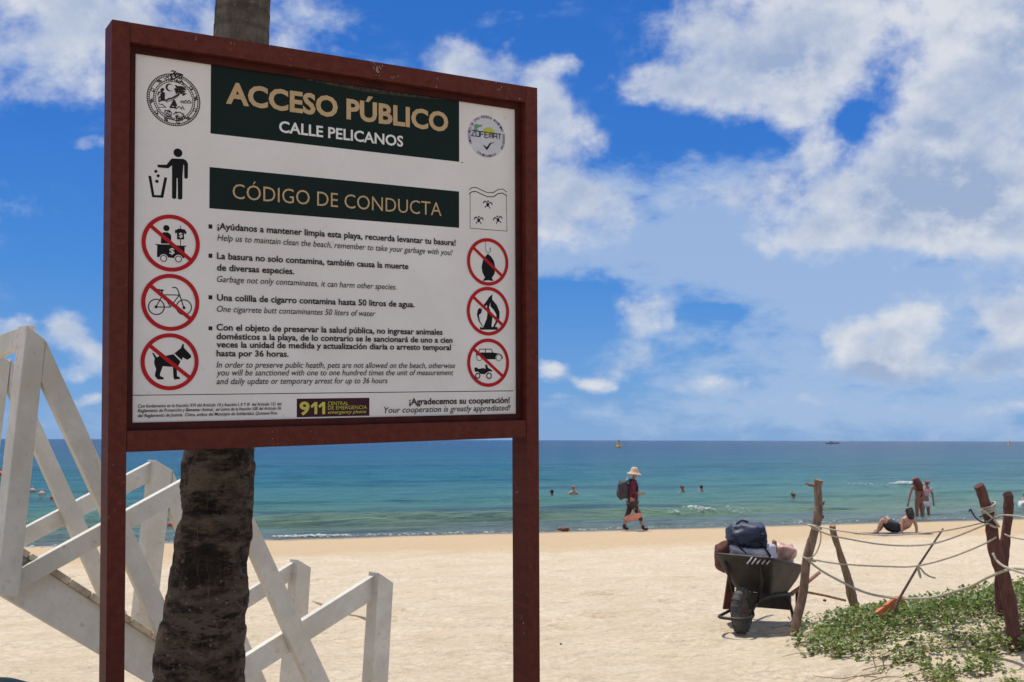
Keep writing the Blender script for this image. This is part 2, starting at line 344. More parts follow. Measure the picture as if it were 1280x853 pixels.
def leaf_mat(name, a, bcol, dead=None):
    m, nt, b = new_mat(name)
    at_ = nt.add('ShaderNodeAttribute', attribute_name='tone'); t = at_.outputs['Fac']
    els = [(0.0, a), (0.75, bcol)] + ([(0.92, bcol), (1.0, dead)] if dead else [(1.0, bcol)])
    c = nt.ramp(t, els); nt.l.new(c, b.inputs['Base Color']); b.inputs['Roughness'].default_value = 0.5
    tr = nt.add('ShaderNodeBsdfTranslucent'); nt.l.new(nt.mix(0.5, c, (.16, .22, .03)), tr.inputs[0])
    mx = nt.add('ShaderNodeMixShader'); mx.inputs[0].default_value = 0.28
    nt.l.new(b.outputs[0], mx.inputs[1]); nt.l.new(tr.outputs[0], mx.inputs[2]); nt.l.new(mx.outputs[0], nt.n['Material Output'].inputs[0])
    return m
M_SAND, M_WATER, M_BARK, M_WHITE, M_FRAME, M_BOARD = sand_mat(), water_mat(), bark_mat(), white_paint(), frame_paint(), board_mat()
M_STAKE = stake_mat('weathered_brown_wood', (.12, .070, .048), (.31, .20, .14)); M_STAKE3 = stake_mat('dark_red_wood', (.075, .026, .02), (.16, .062, .045)); M_STAKE2 = stake_mat('tan_wood', (.20, .115, .065), (.40, .26, .165))
M_ROPE = simple('white_rope', (.46, .41, .32), .85, .2, 60, .5, 300)
def flat(name, col, rough=.6): return simple(name, col, rough, .06, 20, spec=.12)
M_INK, M_GREEN, M_TAN, M_LETW = flat('dark_grey_ink', (.026, .022, .022)), flat('blackish_green_vinyl', (.008, .018, .015)), flat('tan_vinyl', (.50, .35, .19)), flat('white_vinyl', (.74, .72, .68))
M_BLACK, M_RED, M_LIME, M_NAVY = flat('black_vinyl', (.009, .009, .010)), flat('red_vinyl', (.42, .014, .018)), flat('lime_vinyl', (.52, .50, .10)), flat('navy_vinyl', (.03, .03, .12))
M_MAROON, M_GREYBLUE, M_LEAFG, M_YELG = flat('maroon_vinyl', (.05, .014, .022)), flat('pale_grey_blue_vinyl', (.58, .575, .60)), flat('leaf_green_vinyl', (.15, .30, .16)), flat('yellow_green_vinyl', (.48, .50, .09))

# ------------------------------------------------------------ terrain: dry sand, berm, sea bed out to the horizon
def sstep(a, b, x): k = np.clip((x - a) / (b - a), 0, 1); return k * k * (3 - 2 * k)
_rng = np.random.RandomState(3); _lat = _rng.rand(256, 256)
def vnoise(x, y, f, ox=0.0):
    x = np.asarray(x) * f + 31.7 + ox; y = np.asarray(y) * f + 17.3 + ox * .7
    i = np.floor(x).astype(int); j = np.floor(y).astype(int); u = x - i; v = y - j
    u = u * u * (3 - 2 * u); v = v * v * (3 - 2 * v); g = lambda a, b: _lat[a % 256, b % 256]
    return (g(i, j) * (1 - u) + g(i + 1, j) * u) * (1 - v) + (g(i, j + 1) * (1 - u) + g(i + 1, j + 1) * u) * v - .5
def mound(x, y):
    x = np.asarray(x, float); y = np.asarray(y, float)
    ridge = np.interp(x, [2.1, 2.45, 2.9, 3.4, 3.9, 5.0, 8.0], [0, .05, .20, .32, .43, .58, .70])
    yc = 8.55 - 0.10 * (x - 3.0)
    d = y - yc
    prof = np.where(d > 0, np.exp(-(d / 1.0) ** 2), np.exp(-(np.abs(d) / 1.5) ** 2.2))
    return ridge * prof * (1 + .5 * vnoise(x, y, 1.1, 5))
def base_z(x, y):
    s = x * SN.x + y * SN.y
    z = -0.95 * sstep(6.0, 33.5, s) * 1.0
    z = np.where(s < 29, np.interp(s, [-100, 7, 10, 15, 20, 24, 29], [0.15, 0.02, -0.02, -0.27, -0.55, -0.70, -0.95]), np.interp(s, [29, 33, 60, 400, 9000], [-0.95, -1.25, -2.5, -6, -30]))
    return z
def ground_z(x, y): return float(base_z(np.array(float(x)), np.array(float(y))) + mound(x, y))
def on_ground(px, py):
    d = ray(px, py); lo, hi = 2.0, 80.0
    for _ in range(60):
        m = (lo + hi) / 2; p = EYE + d * m
        if p.z > ground_z(p.x, p.y): lo = m
        else: hi = m
    p = EYE + d * lo; return Vector((p.x, p.y, ground_z(p.x, p.y)))
def axis(parts): return np.unique(np.round(np.concatenate(parts), 4))
gx = axis([np.linspace(-9000, -300, 8), np.linspace(-300, -30, 14), np.arange(-30, -10, 1.0), np.arange(-10, 13, 0.09), np.arange(13, 40, 1.0), np.linspace(40, 300, 14), np.linspace(300, 9000, 8)])
gy = axis([np.linspace(-300, -10, 8), np.arange(-10, 4.5, .7), np.arange(4.5, 17, 0.075), np.arange(17, 42, 0.2), np.linspace(42, 120, 20), np.linspace(120, 9500, 12)])
X, Y = np.meshgrid(gx, gy)
near = (np.abs(X) < 30) & (Y < 45) & (Y > -10)
S = X * SN.x + Y * SN.y
tram = 1 - 0.75 * sstep(20, 25, S)
foot = vnoise(X, Y, 3.1) * .045 + vnoise(X, Y, 1.2, 3) * .05 + vnoise(X, Y, 7.5, 9) * .016
pits = np.minimum(0, vnoise(X, Y, 2.6, 20) + .16) * .17
Z = base_z(X, Y) + mound(X, Y) + np.where(near, (foot + pits) * tram * (1 - sstep(28, 30, S)), 0)
nx, ny = len(gx), len(gy)
me = bpy.data.meshes.new('beach_sand')
idx = np.arange(nx * ny).reshape(ny, nx)
fc = np.stack([idx[:-1, :-1], idx[:-1, 1:], idx[1:, 1:], idx[1:, :-1]], -1).reshape(-1, 4)
me.from_pydata(np.stack([X, Y, Z], -1).reshape(-1, 3).tolist(), [], fc.tolist()); me.materials.append(M_SAND)
me.polygons.foreach_set('use_smooth', [True] * len(fc)); me.update()
ground = bpy.data.objects.new('sand', me); COL.objects.link(ground); tag(ground, 'pale trampled beach sand sloping down to the water', 'sand', None, 'structure')

# ------------------------------------------------------------ sea
ss = axis([np.arange(28.3, 48, 0.14), np.arange(48, 110, 0.8), np.linspace(110, 400, 40), np.linspace(400, 9000, 20)])
kk = np.linspace(-1, 1, 420)
K, SS = np.meshgrid(kk, ss)
T = K * (48 + (SS - 28) * 1.3)
def wave(s0, amp, wid, ph, f0, var):
    c = s0 + 1.4 * vnoise(T, T * 0 + ph, 0.06, ph) * 2; e = sstep(-.12, .28, vnoise(T, T * 0 + ph * 2, f0, ph + 3)) * var + (1 - var)
    d = SS - c
    return amp * e * np.where(d < 0, np.exp(-(d / (wid * .55)) ** 2), np.exp(-(d / wid) ** 2))
ZW = SEA_Z + wave(29.6, .07, .5, 1.3, .1, .6) + wave(32.2, .16, .9, 4.1, .07, .7) + wave(35.2, .30, 1.1, 7.7, .055, .85) + wave(39.5, .20, 1.6, 2.9, .05, .7) + wave(45, .16, 2.2, 9.1, .04, .6)
ZW += np.where(SS < 110, (vnoise(T, SS * 2.6, .5, 2) * .07 + vnoise(T, SS * 2.6, .2, 6) * .10) * sstep(28.5, 33, SS), 0)
WX = ST.x * T + SN.x * SS; WY = ST.y * T + SN.y * SS
me = bpy.data.meshes.new('sea'); ny, nx = K.shape
idx = np.arange(nx * ny).reshape(ny, nx); fc = np.stack([idx[:-1, :-1], idx[:-1, 1:], idx[1:, 1:], idx[1:, :-1]], -1).reshape(-1, 4)
me.from_pydata(np.stack([WX, WY, ZW], -1).reshape(-1, 3).tolist(), [], fc.tolist()); me.materials.append(M_WATER)
me.polygons.foreach_set('use_smooth', [True] * len(fc)); me.update()
sea = bpy.data.objects.new('sea_water', me); COL.objects.link(sea); tag(sea, 'turquoise sea with small waves rolling onto the beach', 'sea', None, 'structure')
def on_sea(px, py, z=SEA_Z):
    d = ray(px, py); return EYE + d * ((z - HC) / d.z)

def foam_mat():
    m, nt, b = new_mat('sea_foam'); p = wpos(nt); n = nt.noise(p, 6, 5, 0.7)
    nt.l.new(nt.mix(nt.mapr(n, .35, .65), (.45, .52, .50), (.72, .75, .73)), b.inputs['Base Color']); b.inputs['Roughness'].default_value = .8
    nt.l.new(nt.bump(n, .8, .06), b.inputs['Normal']); return m
M_FOAM = foam_mat()
fo = MB(); rf = random.Random(5)
def foam_run(px0, py0, px1, py1, n, rad, hz, jit):
    for i in range(n):
        k = rf.random(); env = math.sin(math.pi * min(1, max(0, k))) ** .5
        p = on_sea(px0 + (px1 - px0) * k, py0 + (py1 - py0) * k, SEA_Z + .05)
        r = rad * (.35 + .65 * rf.random()) * (.4 + .6 * env)
        c = p + SN * rf.gauss(0, jit) + Vector((0, 0, hz * rf.random() * env))
        fo.ball(c, (r * 1.7, r, r * .6), 8, 5, 0, .5, i)
foam_run(820, 641, 844, 641.5, 150, .05, .16, .25); foam_run(850, 640, 888, 639.5, 240, .05, .20, .25); foam_run(888, 640, 940, 641, 40, .03, .2, .25)
foam_run(1118, 605.5, 1148, 604.5, 240, .075, .12, .3); foam_run(1060, 606, 1112, 607, 30, .05, .1, .3)
for a in ((340, 671, 440, 669, 150), (440, 669.5, 640, 665.5, 60), (676, 664.5, 880, 657, 30), (880, 657, 1280, 645.5, 60), (0, 686, 240, 677, 70)):
    foam_run(*a, .035, .012, .14)
fom = fo.build('sea_foam', M_FOAM, None, True); tag(fom, 'white foam of breakers and the thin wash at the waterline', 'sea foam', None, 'stuff')

# ------------------------------------------------------------ the information sign
SX, SY, SZ = Vector((0.85525, 0.51706, 0.03458)), Vector((-0.00621, -0.05651, 0.99838)), Vector((0.51818, -0.85408, -0.04512))
SO = Vector((-1.0254, 2.7573, 1.6151))
sign = bpy.data.objects.new('information_sign', None); COL.objects.link(sign)
sign.matrix_world = Matrix(((SX.x, SY.x, SZ.x, SO.x), (SX.y, SY.y, SZ.y, SO.y), (SX.z, SY.z, SZ.z, SO.z), (0, 0, 0, 1)))
tag(sign, 'large red brown framed notice board on two posts with beach rules', 'notice board')
SW, SH, PW, PD = 1.30, 1.1132, 0.0455, 0.09
def part(name, mb, mats, parent, **k): return mb.build(name, mats, parent, **k)
for x0 in (0.0, SW - PW):
    mb = MB(); mb.box(x0, x0 + PW, -1.75, SH, -PD, 0); part('post', mb, M_FRAME, sign, bevel=.002)
mb = MB(); mb.box(PW + .0002, SW - PW - .0002, 1.0615, SH - .0003, -PD + .002, -.0004); part('top_rail', mb, M_FRAME, sign, bevel=.002)
mb = MB(); mb.box(PW + .0002, SW - PW - .0002, -.001, .0535, -PD + .002, -.0015); part('bottom_rail', mb, M_FRAME, sign, bevel=.003)
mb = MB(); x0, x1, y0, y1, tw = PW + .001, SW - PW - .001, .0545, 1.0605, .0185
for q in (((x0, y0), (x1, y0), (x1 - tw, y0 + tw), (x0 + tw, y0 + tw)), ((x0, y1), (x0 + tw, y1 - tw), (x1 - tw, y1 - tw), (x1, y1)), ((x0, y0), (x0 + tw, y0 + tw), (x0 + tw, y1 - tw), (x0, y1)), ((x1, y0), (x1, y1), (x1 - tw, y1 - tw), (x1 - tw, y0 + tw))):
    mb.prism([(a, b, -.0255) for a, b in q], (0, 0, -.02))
part('inner_moulding', mb, simple('shaded_red_moulding', (.055, .010, .007), .6, .3, 12, spec=.15), sign)  # frame red darkened, putting the shade of the recess into the colour
mb = MB(); mb.box(x0 + .006, x1 - .006, y0 + .006, y1 - .006, -.05, -.034); board = part('board', mb, M_BOARD, sign)
mb = MB(); mb.box(x0 + .002, x1 - .002, y0 + .002, y1 - .002, -PD + .006, -.052); part('back_panel', mb, M_FRAME, sign)
M_SCR = simple('bare_scraped_paint', (.36, .30, .26), .8, .3, 60)
mb = MB(); rs = random.Random(6)
for u_, v_, n_ in ((.745, 1.093, 26), (.79, 1.084, 5), (.31, 1.088, 4), (.22, 1.10, 3), (.95, 1.083, 5), (1.16, 1.095, 4)):
    for k in range(n_):
        a, b = u_ + rs.gauss(0, .009), v_ + rs.gauss(0, .011); q = rs.uniform(.0008, .0022)
        b = min(1.109, max(1.066, b)); mb.add([(a - q * .5, b - q, .0006), (a + q * .5, b - q * 1.3, .0006), (a + q * .4, b + q, .0006), (a - q * .3, b + q * 1.5, .0006)], [(0, 1, 2, 3)])
part('paint_scrapes', mb, M_SCR, sign, fix=False)
BZ = -.034
TEXTS = [
    ('ACCESO PÚBLICO', 0.3062, 0.9435, 0.6882, 0.0553, 'tan', 'B2'),
    ('CALLE PELICANOS', 0.4569, 0.8800, 0.3847, 0.0304, 'white', 'B'),
    ('CÓDIGO DE CONDUCTA', 0.3258, 0.6806, 0.6447, 0.0408, 'tan', 'L'),
    ('¡Ayúdanos a mantener limpia esta playa, recuerda levantar tu basura!', 0.2847, 0.5931, 0.7349, 0.0175, 'ink', 'B'),
    ('Help us to maintain clean the beach, remember to take your garbage with you!', 0.2849, 0.5623, 0.7236, 0.0170, 'ink', 'I'),
    ('La basura no solo contamina, también causa la muerte', 0.2841, 0.5124, 0.5752, 0.0170, 'ink', 'B'),
    ('de diversas especies.', 0.2842, 0.4806, 0.2191, 0.0170, 'ink', 'B'),
    ('Garbage not only contaminates, it can harm other species.', 0.2844, 0.4493, 0.5354, 0.0166, 'ink', 'I'),
    ('Una colilla de cigarro contamina hasta 50 litros de agua.', 0.2847, 0.3989, 0.5949, 0.0170, 'ink', 'B'),
    ('One cigarrete butt contaminantes 50 liters of water', 0.2849, 0.3681, 0.4670, 0.0165, 'ink', 'I'),
    ('Con el objeto de preservar la salud pública, no ingresar animales', 0.2839, 0.3178, 0.6902, 0.0169, 'ink', 'B'),
    ('domésticos a la playa, de lo contrario se le sancionará de uno a cien', 0.2840, 0.2938, 0.7239, 0.0165, 'ink', 'B'),
    ('veces la unidad de medida y actualización diaria o arresto temporal', 0.2842, 0.2715, 0.7182, 0.0165, 'ink', 'B'),
    ('hasta por 36 horas.', 0.2843, 0.2475, 0.2032, 0.0165, 'ink', 'B'),
    ('In order to preserve public heatlh, pets are not allowed on the beach, otherwise', 0.2845, 0.2164, 0.7324, 0.0165, 'ink', 'I'),
    ('you will be sanctioned with one to one hundred times the unit of measurement', 0.2846, 0.1951, 0.7262, 0.0165, 'ink', 'I'),
    ('and daily update or temporary arrest for up to 36 hours', 0.2848, 0.1716, 0.5063, 0.0165, 'ink', 'I'),
    ('Con fundamento en la fracción XVI del Artículo 10 y fracción I, II Y III  del Artículo 121 del', 0.0798, 0.1118, 0.3876, 0.0083, 'ink', 'BI'),
    ('Reglamento de Protección y Bienestar Animal,  así como de la fracción XIII del Artículo 36', 0.0799, 0.0998, 0.3859, 0.0083, 'ink', 'BI'),
    ('del Reglamento de Justicia  Cívica, ambos del Municipio de Solidaridad, Quintana Roo.', 0.0800, 0.0869, 0.3762, 0.0083, 'ink', 'BI'),
    ('9', 0.5195, 0.0848, 0.0300, 0.0345, 'lime', 'B2'),
    ('CENTRAL', 0.6045, 0.1094, 0.0627, 0.0105, 'lime', 'L'),
    ('DE EMERGENCIA', 0.6046, 0.0970, 0.1207, 0.0105, 'lime', 'L'),
    ('emergency phone', 0.6046, 0.0852, 0.1184, 0.0096, 'lime', 'I'),
    ('¡Agradecemos su cooperación!', 0.8620, 0.1075, 0.3495, 0.0181, 'ink', 'B'),
    ('Your cooperation is greatly apprediated!', 0.7798, 0.0841, 0.4349, 0.0174, 'ink', 'I'),
    ('$', 0.1571, 0.5186, 0.0133, 0.0154, 'white', 'BS'),
    ('$', 0.1814, 0.5644, 0.0103, 0.0124, 'white', 'BS'),
]
POLYS = [
    ('panel1', [(0.2647,1.0448), (1.0332,1.0495), (1.0327,0.8536), (0.2650,0.8537)]),
    ('panel2', [(0.2629,0.7615), (1.0325,0.7614), (1.0323,0.6510), (0.2636,0.6488)]),
    ('panel3', [(0.5123,0.1283), (0.7336,0.1296), (0.7336,0.0775), (0.5125,0.0772)]),
    ('rule', [(0.0663,0.1451), (1.2261,0.1465), (1.2261,0.1442), (0.0663,0.1432)]),
    ('bullet', [(0.2609,0.6050), (0.2713,0.6053), (0.2714,0.5935), (0.2609,0.5933)]),
    ('bullet', [(0.2614,0.5254), (0.2718,0.5256), (0.2718,0.5140), (0.2614,0.5139)]),
    ('bullet', [(0.2621,0.4125), (0.2725,0.4125), (0.2725,0.4012), (0.2621,0.4012)]),
    ('bullet', [(0.2626,0.3285), (0.2730,0.3283), (0.2730,0.3174), (0.2626,0.3176)]),
    ('tidy', [(0.1630,0.7746), (0.1930,0.7764), (0.2006,0.7727), (0.2049,0.7645), (0.2047,0.7259), (0.2000,0.7231), (0.1953,0.7250), (0.1943,0.7596), (0.1926,0.7613), (0.1905,0.7284), (0.1906,0.6688), (0.1848,0.6655), (0.1787,0.6675), (0.1776,0.7234), (0.1751,0.7231), (0.1746,0.6685), (0.1690,0.6661), (0.1632,0.6685), (0.1627,0.7564), (0.1529,0.7468), (0.1261,0.7467), (0.1245,0.7541), (0.1482,0.7561), (0.1593,0.7714)]),
    ('tidy', [(0.1015,0.7223), (0.1088,0.7222), (0.1174,0.6722), (0.1340,0.6736), (0.1429,0.7220), (0.1503,0.7219), (0.1405,0.6666), (0.1116,0.6664)]),
    ('tidy', [(0.1209,0.7408), (0.1261,0.7366), (0.1210,0.7304), (0.1157,0.7352)]),
    ('tidy', [(0.1267,0.7296), (0.1321,0.7248), (0.1268,0.7194), (0.1216,0.7238)]),
    ('tidy', [(0.1195,0.7135), (0.1278,0.7134), (0.1278,0.7054), (0.1196,0.7058)]),
    ('cart', [(0.1190,0.5426), (0.1550,0.5434), (0.1884,0.5424), (0.2043,0.5434), (0.1974,0.5393), (0.1976,0.5101), (0.1906,0.5087), (0.1886,0.5146), (0.1807,0.5162), (0.1729,0.5117), (0.1719,0.5081), (0.1523,0.5090), (0.1503,0.5135), (0.1425,0.5160), (0.1338,0.5116), (0.1328,0.5085), (0.1253,0.5087), (0.1258,0.5390)]),
    ('cart', [(0.1351,0.5451), (0.1357,0.5695), (0.1411,0.5755), (0.1538,0.5757), (0.1616,0.5692), (0.1624,0.5456)]),
    ('cart', [(0.1763,0.5843), (0.1802,0.5876), (0.1921,0.5874), (0.1980,0.5862), (0.2025,0.5790), (0.1997,0.5728), (0.1957,0.5776), (0.1956,0.5594), (0.1771,0.5586), (0.1769,0.5773), (0.1734,0.5730), (0.1714,0.5779), (0.1723,0.5840)]),
    ('cart', [(0.1851,0.5960), (0.1871,0.5961), (0.1874,0.5427), (0.1855,0.5426)]),
    ('dog', [(0.1147,0.2545), (0.1185,0.2552), (0.1274,0.2428), (0.1336,0.2478), (0.1510,0.2479), (0.1701,0.2521), (0.1887,0.2332), (0.1835,0.2222), (0.1791,0.2092), (0.1798,0.1933), (0.1867,0.1913), (0.1877,0.1863), (0.1730,0.1847), (0.1706,0.1903), (0.1688,0.2182), (0.1425,0.2201), (0.1359,0.2003), (0.1359,0.1940), (0.1447,0.1904), (0.1453,0.1854), (0.1302,0.1849), (0.1228,0.1934), (0.1228,0.2003), (0.1257,0.2121), (0.1212,0.2240), (0.1202,0.2319), (0.1217,0.2408)]),
    ('dog', [(0.1725,0.2541), (0.1891,0.2682), (0.1939,0.2799), (0.1969,0.2793), (0.1976,0.2693), (0.2170,0.2484), (0.2160,0.2428), (0.2061,0.2373), (0.1942,0.2439), (0.1919,0.2362)]),
    ('bikeseat', [(0.1274,0.4245), (0.1349,0.4232), (0.1454,0.4226), (0.1407,0.4180), (0.1369,0.4179), (0.1278,0.4225)]),
    ('fish', [(1.1341,0.5748), (1.1462,0.5670), (1.1565,0.5520), (1.1613,0.5328), (1.1586,0.5132), (1.1487,0.4991), (1.1549,0.4896), (1.1339,0.4914), (1.1152,0.4879), (1.1237,0.4999), (1.1148,0.5149), (1.1118,0.5322), (1.1163,0.5518), (1.1252,0.5658)]),
    ('fire', [(1.1052,0.3450), (1.1163,0.3425), (1.1298,0.3708), (1.1321,0.3865), (1.1143,0.4094), (1.1255,0.4214), (1.1391,0.4395), (1.1504,0.4489), (1.1494,0.4320), (1.1661,0.4149), (1.1765,0.3936), (1.1755,0.3720), (1.1627,0.3521), (1.1600,0.3462), (1.1691,0.3452), (1.1690,0.3373), (1.1060,0.3361)]),
    ('fire', [(1.1141,0.3452), (1.1008,0.3623), (1.0942,0.3835), (1.0986,0.3992), (1.1062,0.4052), (1.1098,0.3995), (1.1143,0.4035), (1.1098,0.3878), (1.1017,0.3818), (1.1052,0.3624), (1.1163,0.3452)]),
    ('firewhite', [(1.1177,0.3472), (1.1052,0.3663), (1.1097,0.3859), (1.1210,0.4057), (1.1300,0.4138), (1.1313,0.3884), (1.1253,0.3629)]),
    ('firewhite', [(1.1435,0.4220), (1.1421,0.4102), (1.1547,0.3989), (1.1646,0.3835), (1.1600,0.3599), (1.1523,0.3460), (1.1464,0.3459), (1.1501,0.3753), (1.1448,0.3908), (1.1376,0.4062)]),
    ('car', [(1.0907,0.2614), (1.0983,0.2634), (1.1036,0.2771), (1.1462,0.2775), (1.1520,0.2659), (1.1769,0.2622), (1.1860,0.2564), (1.1878,0.2466), (1.1814,0.2446), (1.1792,0.2524), (1.1724,0.2575), (1.1633,0.2523), (1.1610,0.2445), (1.1093,0.2442), (1.1071,0.2538), (1.0982,0.2557), (1.0924,0.2479)]),
    ('carwin', [(1.1050,0.2744), (1.1228,0.2745), (1.1228,0.2656), (1.1018,0.2654)]),
    ('carwin', [(1.1260,0.2746), (1.1444,0.2748), (1.1480,0.2658), (1.1259,0.2656)]),
    ('quad', [(1.0848,0.2170), (1.0915,0.2197), (1.1003,0.2143), (1.1159,0.2170), (1.1249,0.2151), (1.1236,0.2287), (1.1307,0.2268), (1.1338,0.2182), (1.1473,0.2112), (1.1495,0.2054), (1.1383,0.2073), (1.1271,0.2015), (1.1226,0.1976), (1.1070,0.1988), (1.0981,0.2054), (1.0870,0.2054)]),
    ('logoturtle', [(1.0840,0.9726), (1.0928,0.9792), (1.1004,0.9768), (1.1143,0.9789), (1.1143,0.9740), (1.1054,0.9708), (1.0966,0.9653), (1.0991,0.9578), (1.0928,0.9604), (1.0877,0.9543), (1.0853,0.9617), (1.0890,0.9666)]),
    ('check', [(1.1171,0.9167), (1.1255,0.9132), (1.1306,0.9093), (1.1421,0.9239), (1.1626,0.9295), (1.1472,0.9222), (1.1313,0.9000)]),
    ('tick', [(1.0389,0.8534), (1.0476,0.8538), (1.0476,0.8521), (1.0389,0.8516)]),
]
LINES = [
    ('bike', 0.0028, [(0.1653,0.4293), (0.1749,0.4297), (0.1797,0.4250), (0.1865,0.4057), (0.1968,0.3763)]),
    ('bike', 0.0026, [(0.1836,0.4099), (0.1455,0.4091), (0.1370,0.4010), (0.1240,0.3764), (0.1600,0.3767), (0.1836,0.4085)]),
    ('bike', 0.0026, [(0.1369,0.4213), (0.1426,0.4080), (0.1619,0.3768)]),
    ('hook', 0.0016, [(1.1267,0.6124), (1.1266,0.5892), (1.1297,0.5796), (1.1373,0.5774), (1.1445,0.5844), (1.1445,0.5941), (1.1400,0.5880)]),
    ('turtlebox', 0.0016, [(1.0714,0.7592), (1.0711,0.6505), (1.2044,0.6503), (1.2025,0.7646)]),
    ('turtlebox', 0.0024, [(1.0684,0.7698), (1.0772,0.7771), (1.0926,0.7797), (1.1103,0.7735), (1.1348,0.7667), (1.1550,0.7684), (1.1731,0.7806), (1.1889,0.7831), (1.2049,0.7747)]),
    ('turtlebox', 0.0028, [(1.0683,0.7571), (1.0771,0.7644), (1.0926,0.7669), (1.1102,0.7607), (1.1347,0.7538), (1.1549,0.7555), (1.1730,0.7672), (1.1889,0.7702), (1.2048,0.7629)]),
    ('sealarm', 0.004, [(0.1444,0.9263), (0.1524,0.9336), (0.1604,0.9357), (0.1705,0.9432), (0.1806,0.9498)]),
    ('sealarm', 0.0015, [(0.1464,0.9235), (0.1645,0.9331), (0.1786,0.9453)]),
    ('waves', 0.002, [(0.1827,0.9292), (0.1888,0.9332), (0.1929,0.9306), (0.1970,0.9353), (0.2021,0.9318), (0.2062,0.9365), (0.2134,0.9312)]),
    ('waves', 0.002, [(0.1848,0.9274), (0.2124,0.9296)]),
    ('figure', 0.003, [(0.1243,0.9391), (0.1262,0.9476), (0.1332,0.9496), (0.1412,0.9476), (0.1413,0.9404)]),
    ('figure', 0.003, [(0.1273,0.9354), (0.1274,0.9230), (0.1423,0.9312), (0.1343,0.9384), (0.1283,0.9355)]),
    ('figure', 0.002, [(0.1264,0.9167), (0.1364,0.9160), (0.1465,0.9090)]),
    ('figure', 0.0016, [(0.1265,0.9075), (0.1445,0.9098), (0.1344,0.9178)]),
    ('figure', 0.004, [(0.1566,0.9092), (0.1635,0.9257), (0.1707,0.9121), (0.1586,0.9116)]),
    ('figure', 0.002, [(0.1707,0.9079), (0.1808,0.9165), (0.1870,0.9100), (0.1889,0.9186), (0.1941,0.9088)]),
    ('scroll', 0.0018, [(0.1406,0.8938), (0.1446,0.9005), (0.1526,0.9015), (0.1617,0.8964), (0.1567,0.8875), (0.1487,0.8845), (0.1446,0.8902), (0.1506,0.8950)]),
    ('scroll', 0.0022, [(0.1648,0.8927), (0.1708,0.8986), (0.1829,0.9012), (0.1922,0.8940), (0.1851,0.8827), (0.1749,0.8836), (0.1708,0.8893), (0.1789,0.8944)]),
    ('scroll', 0.0016, [(0.1487,0.8803), (0.1608,0.8818), (0.1730,0.8760), (0.1892,0.8801), (0.1973,0.8905)]),
    ('crest', 0.003, [(0.1579,1.0079), (0.1639,1.0109), (0.1700,1.0087), (0.1630,1.0024), (0.1559,0.9973), (0.1641,0.9881), (0.1721,0.9934), (0.1680,1.0011), (0.1741,1.0061), (0.1883,1.0040), (0.1864,0.9954), (0.1782,0.9921)]),
    ('crest', 0.002, [(0.1399,0.9846), (0.1499,0.9923), (0.1540,0.9846), (0.1439,0.9842), (0.1580,0.9830)]),
    ('crest', 0.003, [(0.1702,0.9848), (0.1804,0.9799), (0.1864,0.9870), (0.1926,0.9775)]),
    ('tree', 0.0055, [(0.1723,0.9684), (0.1886,0.9696), (0.1947,0.9652), (0.1703,0.9619), (0.1724,0.9560), (0.1948,0.9590)]),
    ('tree', 0.004, [(0.1805,0.9529), (0.1969,0.9530), (0.1887,0.9477)]),
]
CIRC = [
    ('tidyhead', 0.1780, 0.7912, 0.0117, 0),
    ('carthead', 0.1492, 0.5868, 0.0082, 0),
    ('wheel', 0.1426, 0.5057, 0.0090, 0.0022),
    ('wheel', 0.1812, 0.5062, 0.0090, 0.0022),
    ('bikewheel', 0.1249, 0.3764, 0.0216, 0.0028),
    ('bikewheel', 0.1968, 0.3777, 0.0211, 0.0028),
    ('hub', 0.1240, 0.3764, 0.0039, 0),
    ('hub', 0.1968, 0.3763, 0.0039, 0),
    ('vwheel', 1.1027, 0.2491, 0.0101, 0.0016),
    ('vwheel', 1.1723, 0.2496, 0.0102, 0.0016),
    ('qwheel', 1.0967, 0.1930, 0.0093, 0.0036),
    ('qwheel', 1.1369, 0.1930, 0.0101, 0.0036),
    ('turtle', 1.1346, 0.7289, 0.0055, 0),
    ('turtle', 1.1020, 0.6774, 0.0054, 0),
    ('turtle', 1.1718, 0.6837, 0.0055, 0),
    ('ring', 0.1614, 0.5474, 0.0762, 0),
    ('ring', 0.1614, 0.3895, 0.0759, 0),
    ('ring', 0.1608, 0.2319, 0.0756, 0),
    ('ring', 1.1340, 0.5489, 0.0745, 0),
    ('ring', 1.1345, 0.3946, 0.0763, 0),
    ('ring', 1.1347, 0.2338, 0.0754, 0),
    ('seal', 0.1661, 0.9327, 0.0706, 0),
    ('sealin', 0.1675, 0.9324, 0.0508, 0),
    ('moon', 0.1545, 0.9645, 0.0104, 0),
    ('moonwhite', 0.1574, 0.9643, 0.0079, 0),
    ('logo', 1.1307, 0.9426, 0.0668, 0),
    ('sun', 1.1396, 0.9503, 0.0245, 0),
]

MATS = [M_BLACK, M_RED, M_BOARD, M_LIME, M_NAVY, M_LEAFG, M_YELG, M_GREYBLUE, M_INK]
BLK, RED, WHT, LIM, NAV, GRN, YEL, GBL, INK = range(9)
def Z(l): return BZ + .0004 * l
def poly(mb, pts, l, mi): mb.add([(x, y, Z(l)) for x, y in pts], [tuple(range(len(pts)))], mi)
def disc(mb, x, y, r, l, mi, n=48): poly(mb, [(x + r * math.cos(2 * math.pi * i / n), y + r * math.sin(2 * math.pi * i / n)) for i in range(n)], l, mi)
def annulus(mb, x, y, r, w_, l, mi, n=56, a0=0, a1=2 * math.pi):
    full = abs(a1 - a0 - 2 * math.pi) < 1e-6; vs = []; fs = []
    for i in range(n + 1):
        a = a0 + (a1 - a0) * i / n; c_, s_ = math.cos(a), math.sin(a)
        vs += [(x + (r - w_) * c_, y + (r - w_) * s_, Z(l)), (x + r * c_, y + r * s_, Z(l))]
    fs = [(2 * i, 2 * i + 1, 2 * i + 3, 2 * i + 2) for i in range(n)]; mb.add(vs, fs, mi)
